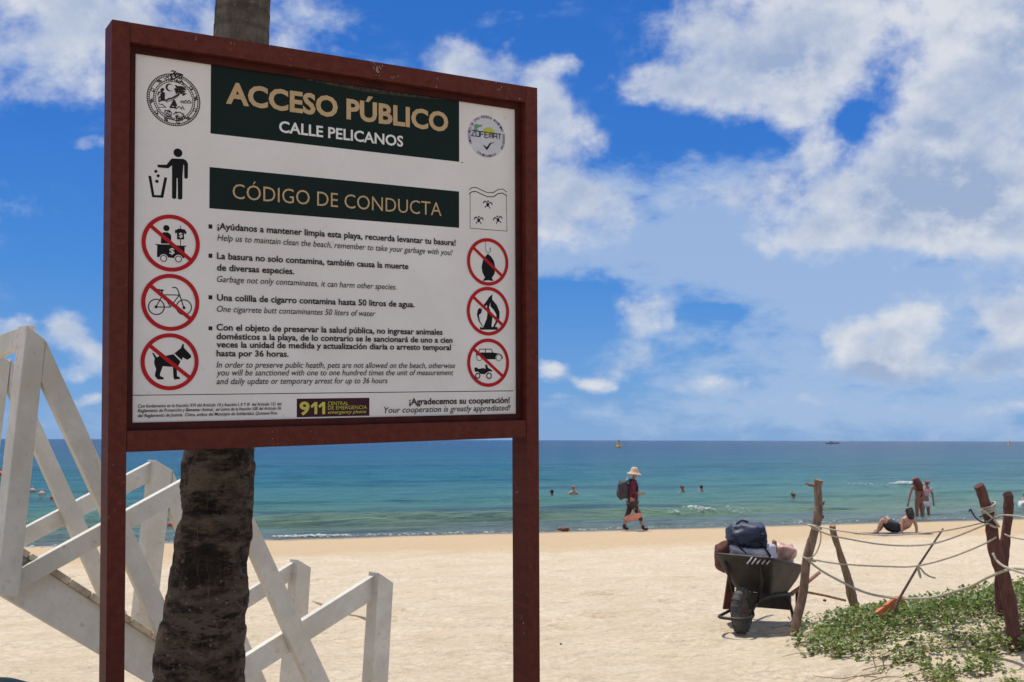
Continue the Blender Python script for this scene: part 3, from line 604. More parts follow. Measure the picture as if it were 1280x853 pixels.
def stroke(mb, pts, wd, l, mi):
    P = [Vector(p) for p in pts]; L_ = []; R_ = []
    for i, p in enumerate(P):
        d1 = (P[i] - P[i - 1]).normalized() if i else (P[1] - P[0]).normalized(); d2 = (P[i + 1] - P[i]).normalized() if i < len(P) - 1 else d1
        t = d1 + d2; t = t.normalized() if t.length > .3 else d1; nrm = Vector((-t.y, t.x)); k = 1 / max(.5, nrm.dot(Vector((-d1.y, d1.x))))
        L_.append(p + nrm * wd / 2 * k); R_.append(p - nrm * wd / 2 * k)
    mb.add([(q.x, q.y, Z(l)) for q in L_ + R_], [(i, i + len(P), i + len(P) + 1, i + 1) for i in range(len(P) - 1)], mi)
def done(mb, name, label=None):
    o = mb.build(name, MATS, board, fix=False); tag(o, label)
    bm = bmesh.new(); bm.from_mesh(o.data); bmesh.ops.triangulate(bm, faces=[f for f in bm.faces if len(f.verts) > 4])
    for f in bm.faces:
        f.normal_update()
        if f.normal.z < 0: f.normal_flip()
    bm.to_mesh(o.data); bm.free(); return o
def ps(n): return [p for k, p in POLYS if k == n]
def ls_(n): return [(w_, p) for k, w_, p in LINES if k == n]
def cs_(n): return [c for c in CIRC if c[0] == n]
rings = cs_('ring')
def barred(mb, i, bar=.0100):
    _, x, y, r, _w = rings[i]; annulus(mb, x, y, r, r * .142, 4, RED)
    a = R(141); d = Vector((math.cos(a), math.sin(a))); q = r * .93; stroke(mb, [(x + d.x * q, y + d.y * q), (x - d.x * q, y - d.y * q)], bar, 3, RED)
# dark header panels
for k, mt in (('panel1', M_GREEN), ('panel2', M_GREEN), ('panel3', M_MAROON)):
    p = ps(k)[0]; xs = [a for a, _ in p]; ys = [b for _, b in p]
    mb = MB(); mb.add([(min(xs), min(ys), Z(1)), (max(xs), min(ys), Z(1)), (max(xs), max(ys), Z(1)), (min(xs), max(ys), Z(1))], [(0, 1, 2, 3)])
    part('header_panel' if k != 'panel3' else 'emergency_panel', mb, mt, board, fix=False)
mb = MB(); pk = [(.52, 1.040), (.62, 1.034), (.74, 1.029), (.86, 1.033), (.99, 1.041), (.99, 1.0465), (.52, 1.0465)]
mb.add([(x_, y_, Z(2)) for x_, y_ in pk], [tuple(range(len(pk)))[::-1]]); part('peeled_edge', mb, simple('scuffed_vinyl', (.05, .048, .038), .8, .7, 60, spec=.1), board, fix=False)
for p in ps('bullet'): mb = MB(); poly(mb, p[::-1], 1, INK); done(mb, 'bullet')
mb = MB(); p = ps('rule')[0]; poly(mb, p, 1, INK); done(mb, 'rule_line'); mb = MB(); poly(mb, ps('tick')[0], 1, INK); done(mb, 'print_mark')
mb = MB()
for p in ps('tidy'): poly(mb, p, 1, BLK)
_, x, y, r, _w = cs_('tidyhead')[0]; disc(mb, x, y, r, 1, BLK); done(mb, 'pictogram', 'black figure dropping litter into a bin')
mb = MB()
for p in ps('cart'): poly(mb, p, 1, BLK)
_, x, y, r, _w = cs_('carthead')[0]; disc(mb, x, y, r, 1, BLK)
for _, x, y, r, ww in cs_('wheel'): disc(mb, x, y, r + .0022, 2, WHT); annulus(mb, x, y, r, ww, 3, BLK)
barred(mb, 0); done(mb, 'pictogram', 'red barred circle over a street vendor cart')
mb = MB()
for ww, p in ls_('bike'): stroke(mb, p, ww, 1, BLK)
poly(mb, ps('bikeseat')[0], 1, BLK)
for _, x, y, r, ww in cs_('bikewheel'): annulus(mb, x, y, r, ww, 1, BLK)
for _, x, y, r, ww in cs_('hub'): disc(mb, x, y, r, 2, BLK, 20)
barred(mb, 1); done(mb, 'pictogram', 'red barred circle over a bicycle')
mb = MB()
for p in ps('dog'): poly(mb, p, 1, BLK)
barred(mb, 2); done(mb, 'pictogram', 'red barred circle over a black dog')
mb = MB(); poly(mb, ps('fish')[0], 1, BLK)
for ww, p in ls_('hook'): stroke(mb, p, ww, 1, BLK)
barred(mb, 3, .0095); done(mb, 'pictogram', 'red barred circle over a hooked fish')
mb = MB()
for p in ps('fire'): poly(mb, p, 1, BLK)
for p in ps('firewhite'): poly(mb, p, 2, WHT)
barred(mb, 4, .0095); done(mb, 'pictogram', 'red barred circle over a camp fire')
mb = MB(); poly(mb, ps('car')[0], 1, BLK)
for p in ps('carwin'): poly(mb, p, 2, WHT)
poly(mb, ps('quad')[0], 1, BLK)
for n_ in ('vwheel', 'qwheel'):
    for _, x, y, r, ww in cs_(n_): disc(mb, x, y, r + .001, 2, WHT); annulus(mb, x, y, r, ww, 3, BLK)
barred(mb, 5, .0095); done(mb, 'pictogram', 'red barred circle over a car and a quad bike')
mb = MB()
for ww, p in ls_('turtlebox'): stroke(mb, p, ww, 1, BLK)
for i, (_, x, y, r, ww) in enumerate(cs_('turtle')):
    rot = (-.1, 0, .25)[i]
    def T_(a, b): c_, s_ = math.cos(rot), math.sin(rot); return (x + (a * c_ - b * s_), y + a * s_ + b * c_)
    poly(mb, [T_(r * .95 * math.cos(q), r * 1.15 * math.sin(q)) for q in [2 * math.pi * j / 14 for j in range(14)]], 1, BLK)
    disc(mb, *T_(0, r * 2.0), r * .55, 1, BLK, 12)
    for sgn in (-1, 1):
        stroke(mb, [T_(sgn * r * .8, r * .9), T_(sgn * r * 1.7, r * 1.7), T_(sgn * r * 2.6, r * 1.3), T_(sgn * r * 2.9, r * .2)], .0034, 1, BLK)
        stroke(mb, [T_(sgn * r * .7, -r * .9), T_(sgn * r * 1.5, -r * 1.4), T_(sgn * r * 1.4, -r * 2.1)], .0026, 1, BLK)
done(mb, 'pictogram', 'boxed drawing of three turtles under wave lines')
mb = MB()
_, x, y, r, _w = cs_('seal')[0]; _, x2, y2, r2, _w = cs_('sealin')[0]
annulus(mb, x, y, r, .0022, 1, INK, 72); annulus(mb, x, y, r - .0062, .0018, 1, INK, 72); annulus(mb, x2, y2, r2 + .0045, .0017, 1, INK, 64); annulus(mb, x2, y2, r2 - .001, .0017, 1, INK, 64)
for i in range(84):
    a = 2 * math.pi * i / 84; stroke(mb, [(x + (r - .0058) * math.cos(a), y + (r - .0058) * math.sin(a)), (x + (r - .001) * math.cos(a), y + (r - .001) * math.sin(a))], .0022, 1, INK)
for i in range(60):
    a = 2 * math.pi * i / 60; stroke(mb, [(x2 + (r2) * math.cos(a), y2 + r2 * math.sin(a)), (x2 + (r2 + .003) * math.cos(a), y2 + (r2 + .003) * math.sin(a))], .0018, 1, INK)
rg = random.Random(11)
for i in range(12):
    a = 2 * math.pi * (i + .35) / 12; rm = (r + r2) / 2 - .0015
    if 1.2 < a < 2.1: continue
    c0 = Vector((x + rm * math.cos(a), y + rm * math.sin(a)))
    if i % 2: annulus(mb, c0.x, c0.y, .0046, .0020, 1, INK, 14); disc(mb, c0.x + .003, c0.y - .004, .0026, 1, INK, 10)
    else:
        d = Vector((-math.sin(a), math.cos(a))); e = Vector((math.cos(a), math.sin(a)))
        for q in (-.0035, .0, .0035): stroke(mb, [c0 + d * (q - .003) - e * .0045, c0 + d * (q + .003) + e * .0045], .0024, 1, INK)
for n_ in ('sealarm', 'waves', 'figure', 'scroll', 'crest', 'tree'):
    for ww, p in ls_(n_): stroke(mb, p, ww * 1.05, 2, INK)
poly(mb, [(.131, .926), (.143, .926), (.1425, .944), (.137, .950), (.1305, .944)], 1, INK); poly(mb, [(.160, .916), (.176, .916), (.170, .932), (.165, .934)], 1, INK)
for q_ in range(26):
    px_, py_ = rg.uniform(.170, .196), rg.uniform(.950, .972); disc(mb, px_, py_, rg.uniform(.0012, .0024), 2, INK, 8)
for q_ in range(20):
    px_, py_ = rg.uniform(.142, .196), rg.uniform(.882, .902); annulus(mb, px_, py_, rg.uniform(.002, .004), .0011, 2, INK, 10)
for q_ in range(14):
    px_, py_ = rg.uniform(.158, .186), rg.uniform(.985, 1.004); annulus(mb, px_, py_, rg.uniform(.0018, .0036), .0014, 2, INK, 10)
for p_ in ((.1345, .9545), (.137, .957)): disc(mb, *p_, .004, 2, INK, 14)
_, a_, b_, r_, _w = cs_('moon')[0]; disc(mb, a_, b_, r_, 1, INK, 30); _, a_, b_, r_, _w = cs_('moonwhite')[0]; disc(mb, a_, b_, r_, 2, WHT, 30)
done(mb, 'round_seal', 'round black line seal with dotted rim and crescent moon')
mb = MB(); _, x, y, r, _w = cs_('logo')[0]; LX, LY, LR = x, y, r
disc(mb, x, y, r * .99, 1, GBL)
GL = dict(Z='0,1 1,1 0,0 1,0', O='0,0 0,1 1,1 1,0 0,0', F='0,0 0,1 1,1|0,.5 .8,.5', E='1,1 0,1 0,0 1,0|0,.5 .8,.5', M='0,0 0,1 .5,1 .5,0|.5,1 1,1 1,0', A='0,0 0,1 1,1 1,0|0,.45 1,.45', T='0,1 1,1|.5,1 .5,0')
for k, ch in enumerate('ZOFEMAT'):
    for seg in GL[ch].split('|'): stroke(mb, [(1.0764 + .01585 * k + .0122 * float(q.split(',')[0]), .9402 + .0165 * float(q.split(',')[1])) for q in seg.split()], .0029, 4, NAV)
_, a_, b_, r_, _w = cs_('sun')[0]; poly(mb, [(a_ + r_ * math.cos(q), b_ + r_ * .95 * math.sin(q)) for q in [math.pi * i / 20 for i in range(21)]], 2, YEL)
poly(mb, ps('logoturtle')[0], 3, GRN); poly(mb, ps('check')[0], 3, BLK)
done(mb, 'round_logo', 'round grey blue logo with green turtle, yellow sun and tick')

mb = MB()
for u_ in (.5520, .5755):
    mb = MB(); poly(mb, [(u_, .1085), (u_ + .0125, .1193), (u_ + .0205, .1193), (u_ + .0205, .0848), (u_ + .0120, .0848), (u_ + .0120, .1085), (u_ + .004, .1025)], 5, LIM); done(mb, 'lettering')
# lettering
def letters(s, mat, bold=0.0, shear=0.0):
    cu = bpy.data.curves.new('lettering', 'FONT'); cu.body = s; cu.size = 1; cu.resolution_u = 3; cu.offset = bold; cu.shear = shear; cu.fill_mode = 'FRONT'
    o = bpy.data.objects.new('tmp', cu); COL.objects.link(o); bpy.context.view_layer.update()
    dg = bpy.context.evaluated_depsgraph_get(); me = bpy.data.meshes.new_from_object(o.evaluated_get(dg)); bpy.data.objects.remove(o); bpy.data.curves.remove(cu)
    me.materials.clear(); me.materials.append(mat); return me
def co_of(me):
    a = np.empty(len(me.vertices) * 3); me.vertices.foreach_get('co', a); return a.reshape(-1, 3)
_capm = letters('H', M_INK); CAP = co_of(_capm)[:, 1].max(); bpy.data.meshes.remove(_capm)
CM = dict(tan=M_TAN, white=M_LETW, ink=M_INK, lime=M_LIME, navy=M_NAVY)
STY = dict(B2=(.034, 0), B=(.022, 0), L=(-.004, 0), I=(.002, .22), BI=(.012, .22), BS=(.006, 0))
for s, u0, v0, wd, ch, colr, st in TEXTS:
    bo, shr = STY[st]; me = letters(s, CM[colr], bo, shr); a = co_of(me)
    x0, x1 = a[:, 0].min(), a[:, 0].max(); ky = ch / CAP
    a[:, 0] = (a[:, 0] - x0) * wd / (x1 - x0) + u0; a[:, 1] = a[:, 1] * ky + v0; a[:, 2] = Z(5)
    me.vertices.foreach_set('co', a.ravel()); me.update()
    o = bpy.data.objects.new('lettering', me); COL.objects.link(o); o.parent = board
def arc_text(s, cx, cy, r, h, a_start, a_end, mat, inward=False):
    mbs = []; vs_, fs_ = [], []; n = len(s)
    for i, ch in enumerate(s):
        if ch == ' ': continue
        k = (i + .5) / n; a = a_start + (a_end - a_start) * k
        me = letters(ch, mat, .01); c_ = co_of(me)
        wdt = abs(a_end - a_start) * r / n * .85
        mx, mn = c_[:, 0].max(), c_[:, 0].min(); px_ = (c_[:, 0] - (mx + mn) / 2) / max(.01, mx - mn) * min(wdt, h * .8); py_ = c_[:, 1] / CAP * h
        if inward: px_, py_ = -px_, -py_
        ca, sa = math.cos(a), math.sin(a); X_ = cx + (r + py_) * ca + px_ * sa; Y_ = cy + (r + py_) * sa - px_ * ca
        o_ = len(vs_); vs_ += [(x_, y_, Z(5)) for x_, y_ in zip(X_, Y_)]; fs_ += [tuple(v + o_ for v in p.vertices) for p in me.polygons]; bpy.data.meshes.remove(me)
    me = bpy.data.meshes.new('lettering'); me.from_pydata(vs_, [], fs_); me.materials.append(mat); me.update()
    o = bpy.data.objects.new('lettering', me); COL.objects.link(o); o.parent = board
arc_text('DIRECCION DE ZONA FEDERAL MARITIMO TERRESTRE', LX, LY, LR - .0078, .0078, R(207), R(-33), M_NAVY)
arc_text('SOLIDARIDAD', LX, LY, LR - .0035, .0066, R(236), R(304), M_NAVY, True)

# ------------------------------------------------------------ palm tree behind the sign
PY = 4.25
base = at(247, 853, PY); px_cm = [(853, 247, 117), (800, 251, 110), (760, 258.5, 103), (700, 265, 97), (640, 269, 93.5), (560, 274, 92), (400, 284, 84), (200, 294.5, 77), (0, 304, 72), (-300, 316, 68)]
cz = [(at(c, y, PY).z, at(c, y, PY).x, wd * .955 * PY / F_PX / 2) for y, c, wd in px_cm]
cz = [(ground_z(cz[0][1] - .08, PY) - .15, cz[0][1] - .07, cz[0][2] * 1.28)] + cz + [(6.6, cz[-1][1] + .10, .095)]
zs, xs, rs = [np.array(q) for q in zip(*cz)]
palm = thing('palm_tree', 'palm with rough dark brown ringed trunk rising behind the notice board', 'palm tree', (float(xs[0]), PY, float(zs[0])))
mb = MB(); NR, NZ = 72, 640; vs = []
for j in range(NZ + 1):
    z = zs[0] + (zs[-1] - zs[0]) * j / NZ; cx, r = float(np.interp(z, zs, xs)), float(np.interp(z, zs, rs))
    low = 1 - min(1, max(0, (z - 2.0) / 1.0)); ringp = z / (.075 + .03 * low) + .5 * noise.noise(Vector((0, 0, z * 2.1)))
    saw = (ringp % 1.0)
    for k in range(NR):
        a = 2 * math.pi * k / NR; d = Vector((math.cos(a), math.sin(a), 0)); q = Vector((d.x * 1.6, d.y * 1.6, z * 6.5))
        ph = (ringp + .5 * noise.noise(Vector((d.x * 1.1, d.y * 1.1, z * 1.4)))) % 1.0
        sc_ = (ph - .5) * (.002 + .005 * low * max(0, .2 + noise.noise(q * .45)))
        gouge = -max(0, noise.noise(q * .9 + Vector((3, 3, 3))) - .12) * .07 * low
        rr = r * (1 + .03 * low * noise.noise(q * .35)) + sc_ + gouge + .008 * low * noise.noise(q * 2.0) + .003 * low * noise.noise(q * 5)
        vs.append((cx - xs[0] + rr * d.x, rr * d.y, z - zs[0]))
fs = [(j * NR + k, j * NR + (k + 1) % NR, (j + 1) * NR + (k + 1) % NR, (j + 1) * NR + k) for j in range(NZ) for k in range(NR)]
mb.add(vs, fs); mb.build('trunk', M_BARK, palm, True, fix=False)
mb = MB(); rp = random.Random(2); tones = []
top = Vector((xs[-1] - xs[0], 0, zs[-1] - zs[0]))
for i in range(26):
    a = i * 2.39996; tilt = R(62) - R(112) * i / 26; Lf = 2.5 + .5 * rp.random(); d = Vector((math.cos(a), math.sin(a), 0)); side = Vector((-d.y, d.x, 0))
    pts = []; p = top.copy(); ang = tilt
    for j in range(15):
        pts.append(p.copy()); p += (d * math.cos(ang) + Vector((0, 0, math.sin(ang)))) * (Lf / 14); ang -= R(6.5)
    f0 = len(mb.f); mb.tube(pts, [.022 - .0013 * j for j in range(15)], 5); tones += [.6] * (len(mb.f) - f0)
    for j in range(2, 56):
        k = j / 56 * 14; i0 = min(13, int(k)); p = pts[i0].lerp(pts[i0 + 1], k - i0); tdir = (pts[i0 + 1] - pts[i0]).normalized()
        ll = .62 * math.sin(math.pi * (.12 + .84 * j / 56)) + .08
        for sgn in (-1, 1):
            dd = (side * sgn * .8 + tdir * .55 + Vector((0, 0, -.42 + .2 * rp.random()))).normalized(); wv = tdir * .024
            m1 = p + dd * ll * .5 + Vector((0, 0, .02)); e = p + dd * ll + Vector((0, 0, -.10 * rp.random()))
            mb.add([p - wv * .5, p + wv * .5, m1 + wv, m1 - wv, e], [(0, 1, 2, 3), (3, 2, 4)]); tones += [rp.random()] * 2
M_PALM = leaf_mat('palm_leaf', (.05, .085, .02), (.10, .15, .035), (.22, .17, .07))
cr = mb.build('crown', M_PALM, palm, False, fix=False)
def set_tone(o, tn):
    at_ = o.data.attributes.new('tone', 'FLOAT', 'FACE'); at_.data.foreach_set('value', tn)
set_tone(cr, tones)

# ------------------------------------------------------------ white wooden beach stairs
stair = thing('beach_stairs', 'weathered white wooden stairs with crossed railings descending behind the palm trunk', 'stairs', (-2.07, 4.6, 0))
RD = Vector((.689, .725, 0)); RN = Vector((.725, -.689, 0)); P_NEAR = Vector((-2.07, 4.6, 0)); P_FAR = P_NEAR - RN * .85
def member(name, quad, P0, off, th, mat=M_WHITE, n=RN, bev=.004):
    o0 = P0 + n * off; q = []
    for px, py in quad:
        d = ray(px, py); k = (o0 - EYE).dot(n) / d.dot(n); q.append(EYE + d * k - stair.location)
    mb = MB(); mb.prism(q, -n * th); return mb.build(name, mat, stair, bevel=bev)
NEAR = [('post', [(33.5, 406), (57.4, 425), (24, 745), (-5, 745)], .045, .088), ('post', [(270, 578), (291, 590), (264, 900), (240, 900)], .045, .088), ('post', [(473.5, 716), (492, 728.5), (480, 950), (459, 950)], .045, .088),
    ('brace', [(57.8, 425.5), (234, 812), (214, 828), (51.5, 476)], .043, .04), ('brace', [(291.5, 590.5), (441, 913), (413, 918), (286, 628)], .043, .04),
    ('handrail', [(25.5, 711), (269.5, 577.5), (267, 605), (22.5, 739)], .001, .04), ('handrail', [(250, 857), (473, 716.3), (470.5, 747.5), (250, 888)], .001, .04),
    ('stringer', [(-60, 639), (300, 869), (300, 921), (-60, 709)], -.043, .045)]
for nm, q, off, th in NEAR: member(nm, q, P_NEAR, off, th)
FARM = [('post', [(-12, 436), (13.5, 452), (-21, 735), (-46, 735)], .045, .085), ('post', [(194, 575), (216, 588), (193, 800), (170, 800)], .045, .085), ('post', [(372.6, 699.7), (389, 709.5), (378, 880), (357, 880)], .045, .085),
    ('brace', [(14, 448), (164, 778), (142, 784), (11, 490)], .043, .04), ('brace', [(216.4, 588.5), (337, 860), (313, 866), (212, 640)], .043, .04),
    ('handrail', [(16, 668), (193.8, 575.3), (190.5, 601), (18, 690)], .001, .04), ('handrail', [(222, 794), (372.3, 700), (369, 723), (222, 817)], .001, .04),
    ('stringer', [(-80, 640), (300, 876), (300, 905), (-80, 672)], -.043, .045)]
for nm, q, off, th in FARM: member(nm, q, P_FAR, off, th)
member('handrail', [(-42, 434), (33, 406), (28.3, 433), (-42, 460)], Vector((-2.07, 4.6, 0)), .0, .04, n=Vector((.689, .725, 0)) * -1)
M_TREAD = simple('worn_tread_wood', (.50, .42, .31), .85, .35, 12, .4, 60)
o0 = P_NEAR - RN * .043
for i in range(13):
    k = (i + .1) / 13
    def pn(k): px, py = -20 + 330 * k, 664.5 + 330 * .6389 * k; d = ray(px, py); return EYE + d * ((o0 - EYE).dot(RN) / d.dot(RN)) - stair.location
    a, b = pn(k), pn(k + .072 + .004 * random.random()); up = Vector((0, 0, 1)).cross(RN); 
    t = (b - a).normalized(); nz = RN.cross(t); nz = nz if nz.z > 0 else -nz
    j = random.uniform(0, .012)
    mb = MB(); mb.prism([a + RN * (.012 + j), b + RN * (.012 + j), b - RN * .78, a - RN * .78], nz * .028); mb.build('tread', M_TREAD, stair, bevel=.003)
mb = MB(); q = at(31, 694, 5.05) - stair.location; mb.tube([q, q + Vector((.05, 0, -.02))], .018, 8); mb.build('bolt', simple('rusty_bolt', (.05, .035, .028), .6), stair)

# ------------------------------------------------------------ driftwood stakes and ropes on the dune
def stake(name, label, pts, rad, mat, group, knots=True, n=12):
    P = [Vector(p) for p in pts]; o = thing(name, label, 'fence stake', P[0], 0, group)
    full = []; 
    for i in range(len(P) - 1):
        for k in range(8): full.append(P[i].lerp(P[i + 1], k / 8))
    full.append(P[-1]); m = len(full); rr = []
    f2 = []
    for i, p in enumerate(full):
        t = i / (m - 1); r0 = rad[0] + (rad[1] - rad[0]) * t
        rr.append(r0 * (1 + .22 * noise.noise(p * 6) + .12 * noise.noise(p * 19))); f2.append(p - P[0] + Vector((noise.noise(p * 3), noise.noise(p * 3 + Vector((9, 0, 0))), 0)) * .034 * (0 < i < m - 1))
    mb = MB(); mb.tube(f2, rr, n, wob=.05); 
    if knots:
        for k in (.35, .62, .8):
            i = int(k * m); d = Vector((random.uniform(-1, 1), random.uniform(-1, 0), .3)).normalized(); mb.ball(f2[i] + d * rr[i] * .8, rr[i] * .35, 7, 5)
    mb.build('shaft', mat, o, False); return o
YP1, YP3 = 9.1, 7.55
b1 = on_ground(995, 793); YP1 = b1.y
P1 = [b1 - Vector((.02, 0, .15))] + [at(x, y, YP1) for x, y in ((1002, 745), (1010, 700), (1017, 655), (1023.5, 600))]
g_st = 'rough wooden stakes of the rope fence'
p1 = stake('fence_stake', 'tall crooked brown stake standing right beside the wheelbarrow handle', P1, (.040, .034), M_STAKE, g_st)
for q, d in (((1019, 607), (-.10, 0, .01)), ((1025, 632), (.05, 0, .03)), ((1023, 650), (.06, 0, .03))):
    mb = MB(); s_ = at(*q, YP1) - p1.location; mb.tube([s_, s_ + Vector(d) * .55, s_ + Vector(d) * .8 + Vector((0, 0, .012))], [.016, .011, .006], 6); mb.build('twig_stub', M_STAKE, p1)
b2 = on_ground(1071, 770); YP2 = 9.75
P2 = [at(1077, 785, YP2)] + [at(x, y, YP2) for x, y in ((1068, 757), (1060, 725), (1050, 685), (1041, 657))]
stake('fence_stake', 'short tan pointed stake leaning left behind the vines', P2, (.045, .026), M_STAKE2, g_st)
P3 = [at(1274, 815, YP3)] + [at(x, y, YP3) for x, y in ((1266, 780), (1255, 725), (1246, 688), (1236, 648), (1223, 607))]
p3 = stake('fence_stake', 'dark red stake with rope lashing, leaning left at the right edge', P3, (.052, .036), M_STAKE3, g_st)
YP4 = 7.85
P4 = [at(1252, 770, YP4)] + [at(x, y, YP4) for x, y in ((1253, 722), (1255, 690), (1258, 650), (1259, 617))]
stake('fence_stake', 'straight dark stake standing upright just behind the lashed leaning stake', P4, (.040, .036), M_STAKE3, g_st)
def smooth(pts, sub=6):
    out_ = []; P = [Vector(p) for p in pts]
    for i in range(len(P) - 1):
        p0, p1_, p2_, p3_ = P[max(0, i - 1)], P[i], P[i + 1], P[min(len(P) - 1, i + 2)]
        for k in range(sub):
            t = k / sub; out_.append(.5 * ((2 * p1_) + (p2_ - p0) * t + (2 * p0 - 5 * p1_ + 4 * p2_ - p3_) * t * t + (3 * p1_ - p0 - 3 * p2_ + p3_) * t ** 3))
    out_.append(P[-1]); return out_
def yl(x): return YP1 - .03 + (YP3 - YP1) * (x - 1015) / (1236 - 1015)
def rope(label, pts, r=.0062, dy=-.03, ys=None):
    P = [at(x, y, (ys[i] if ys else yl(x) + dy)) for i, (x, y) in enumerate(pts)]
    mb = MB(); mb.tube(smooth(P), r, 7); o = mb.build('rope', M_ROPE, None, True); return tag(o, label, 'rope', 'ropes strung between the fence stakes')
rope('topmost white rope from the tall crooked stake, sagging behind the reclining woman', [(1013, 656), (1045, 663), (1090, 668.5), (1119, 669), (1150, 667), (1178, 664), (1205, 659), (1234, 652)])
rope('second rope from the top, sagging just under the topmost rope', [(1015, 660), (1037, 669), (1060, 674), (1095, 680), (1129, 682.5), (1163, 680.5), (1195, 671), (1236, 654)])
rope('third rope, knotted to the thin leaning stick in mid span', [(1007, 698), (1040, 704), (1074, 707), (1110, 708.5), (1144, 708), (1185, 698), (1226, 682), (1245, 672)])
rope('thick lowest rope sagging onto the orange wood at the dune top', [(1006, 697), (1026, 713), (1055, 729), (1085, 742), (1120, 748), (1143, 748.5), (1167, 747), (1192, 740), (1214, 733), (1235, 722), (1258, 713), (1275, 711), (1300, 716)], .0095)
rope('rope wound low round the lashed leaning stake and running out of the picture', [(1241, 692), (1246, 701), (1253, 707), (1262, 711), (1280, 717), (1310, 726)], .0085, -.06)
rope('short rope from the upright stake top running right out of the picture', [(1238, 651), (1252, 645), (1263, 644.5), (1280, 647), (1310, 653)], .006, .16)
rope('thin rope low on the upright stake leading right out of the picture', [(1256, 668), (1263, 671), (1280, 674.5), (1310, 678)], .0055, .16)
rope('loose rope loop hanging down the tall crooked stake', [(1014, 657), (1024, 662), (1026, 674), (1022, 688), (1016, 696), (1009, 699)], .0055, -.05)
# lashings are part of the stakes
def lash(root, pts, Y, r=.0095, mat=None, name='rope_lashing'):
    mb = MB(); mb.tube(smooth([at(x, y, Y) - root.location + Vector((0, dy, 0)) for x, y, dy in pts], 4), r, 7); return mb.build(name, mat or M_ROPE, root, True)
for k, z0 in enumerate((0, 3.2, 6.2)):
    lash(p3, [(1227, 642 - z0, .0), (1232, 640 - z0, -.05), (1239, 637 - z0, -.05), (1243, 634 - z0, .0), (1238, 637 - z0, .05), (1230, 640 - z0, .05)], YP3, .0068)
lash(p3, [(1222, 636, -.05), (1230, 642, -.066), (1238, 650, -.07), (1245, 658, -.05)], YP3, .0075); lash(p3, [(1243, 640, -.04), (1236, 647, -.066), (1228, 654, -.06)], YP3, .0075)
lash(p3, [(1233, 655, -.05), (1238, 658, -.06), (1244, 658, -.04)], YP3, .008)
M_WIRE = simple('dark_wire', (.025, .028, .038), .6)
lash(p3, [(1211, 640, 0), (1213, 637, 0), (1216, 642, 0), (1218, 647, -.02), (1224, 652, -.04), (1231, 652, -.07), (1236, 646, -.07), (1228, 644, -.05), (1222, 646, -.03)], YP3, .006, M_WIRE, 'twisted_wire')
for q in ((1012, 657), (1015, 659), (1005, 697), (1008, 699)):
    lash(p1, [(q[0] - 2, q[1] - 1, 0), (q[0], q[1], -.05), (q[0] + 8, q[1] + 2, -.05), (q[0] + 11, q[1] + 2, 0), (q[0] + 5, q[1], .05), (q[0] - 2, q[1] - 1, 0)], YP1, .0075)
# thin stick with rope knot, orange wood at its foot
ys = 8.3
mb = MB(); mb.tube([at(1117, 765, ys), at(1125, 747, ys), at(1147, 709, ys), at(1179, 661, ys)], [.010, .010, .009, .007], 7, wob=.08); o = mb.build('thin_stick', simple('dark_stick', (.12, .085, .06), .85, .3, 20)); tag(o, 'thin bare stick leaning right on the dune, tied into the third rope', 'stick')
mb = MB(); mb.tube(smooth([at(1146, 707, ys - .03), at(1151, 711, ys - .03), at(1156, 717, ys - .03), at(1163, 721, ys - .03), at(1169, 722.5, ys - .03)]), .007, 6); mb.tube(smooth([at(1147, 708, ys - .03), at(1149, 716, ys - .03), at(1151, 723, ys - .03)]), [.006 + .004 * math.sin(i / 3.8) for i in range(13)], 6)
o = mb.build('rope_end', M_ROPE, None, True); tag(o, 'frayed loose rope ends hanging from the thin leaning stick', 'rope')
M_ORANGE = simple('orange_plastic_mesh', (.62, .17, .07), .6, .25, 20)
mb = MB(); A = [at(x, y, 8.45) for x, y in ((1095, 766), (1110, 755), (1121, 746), (1132, 746), (1132, 751), (1118, 762), (1104, 772))]; mb.prism(A, (0, .05, 0))
o = mb.build('orange_board', M_ORANGE, bevel=.006); tag(o, 'faded orange board half buried at the dune crest below the ropes', 'board')

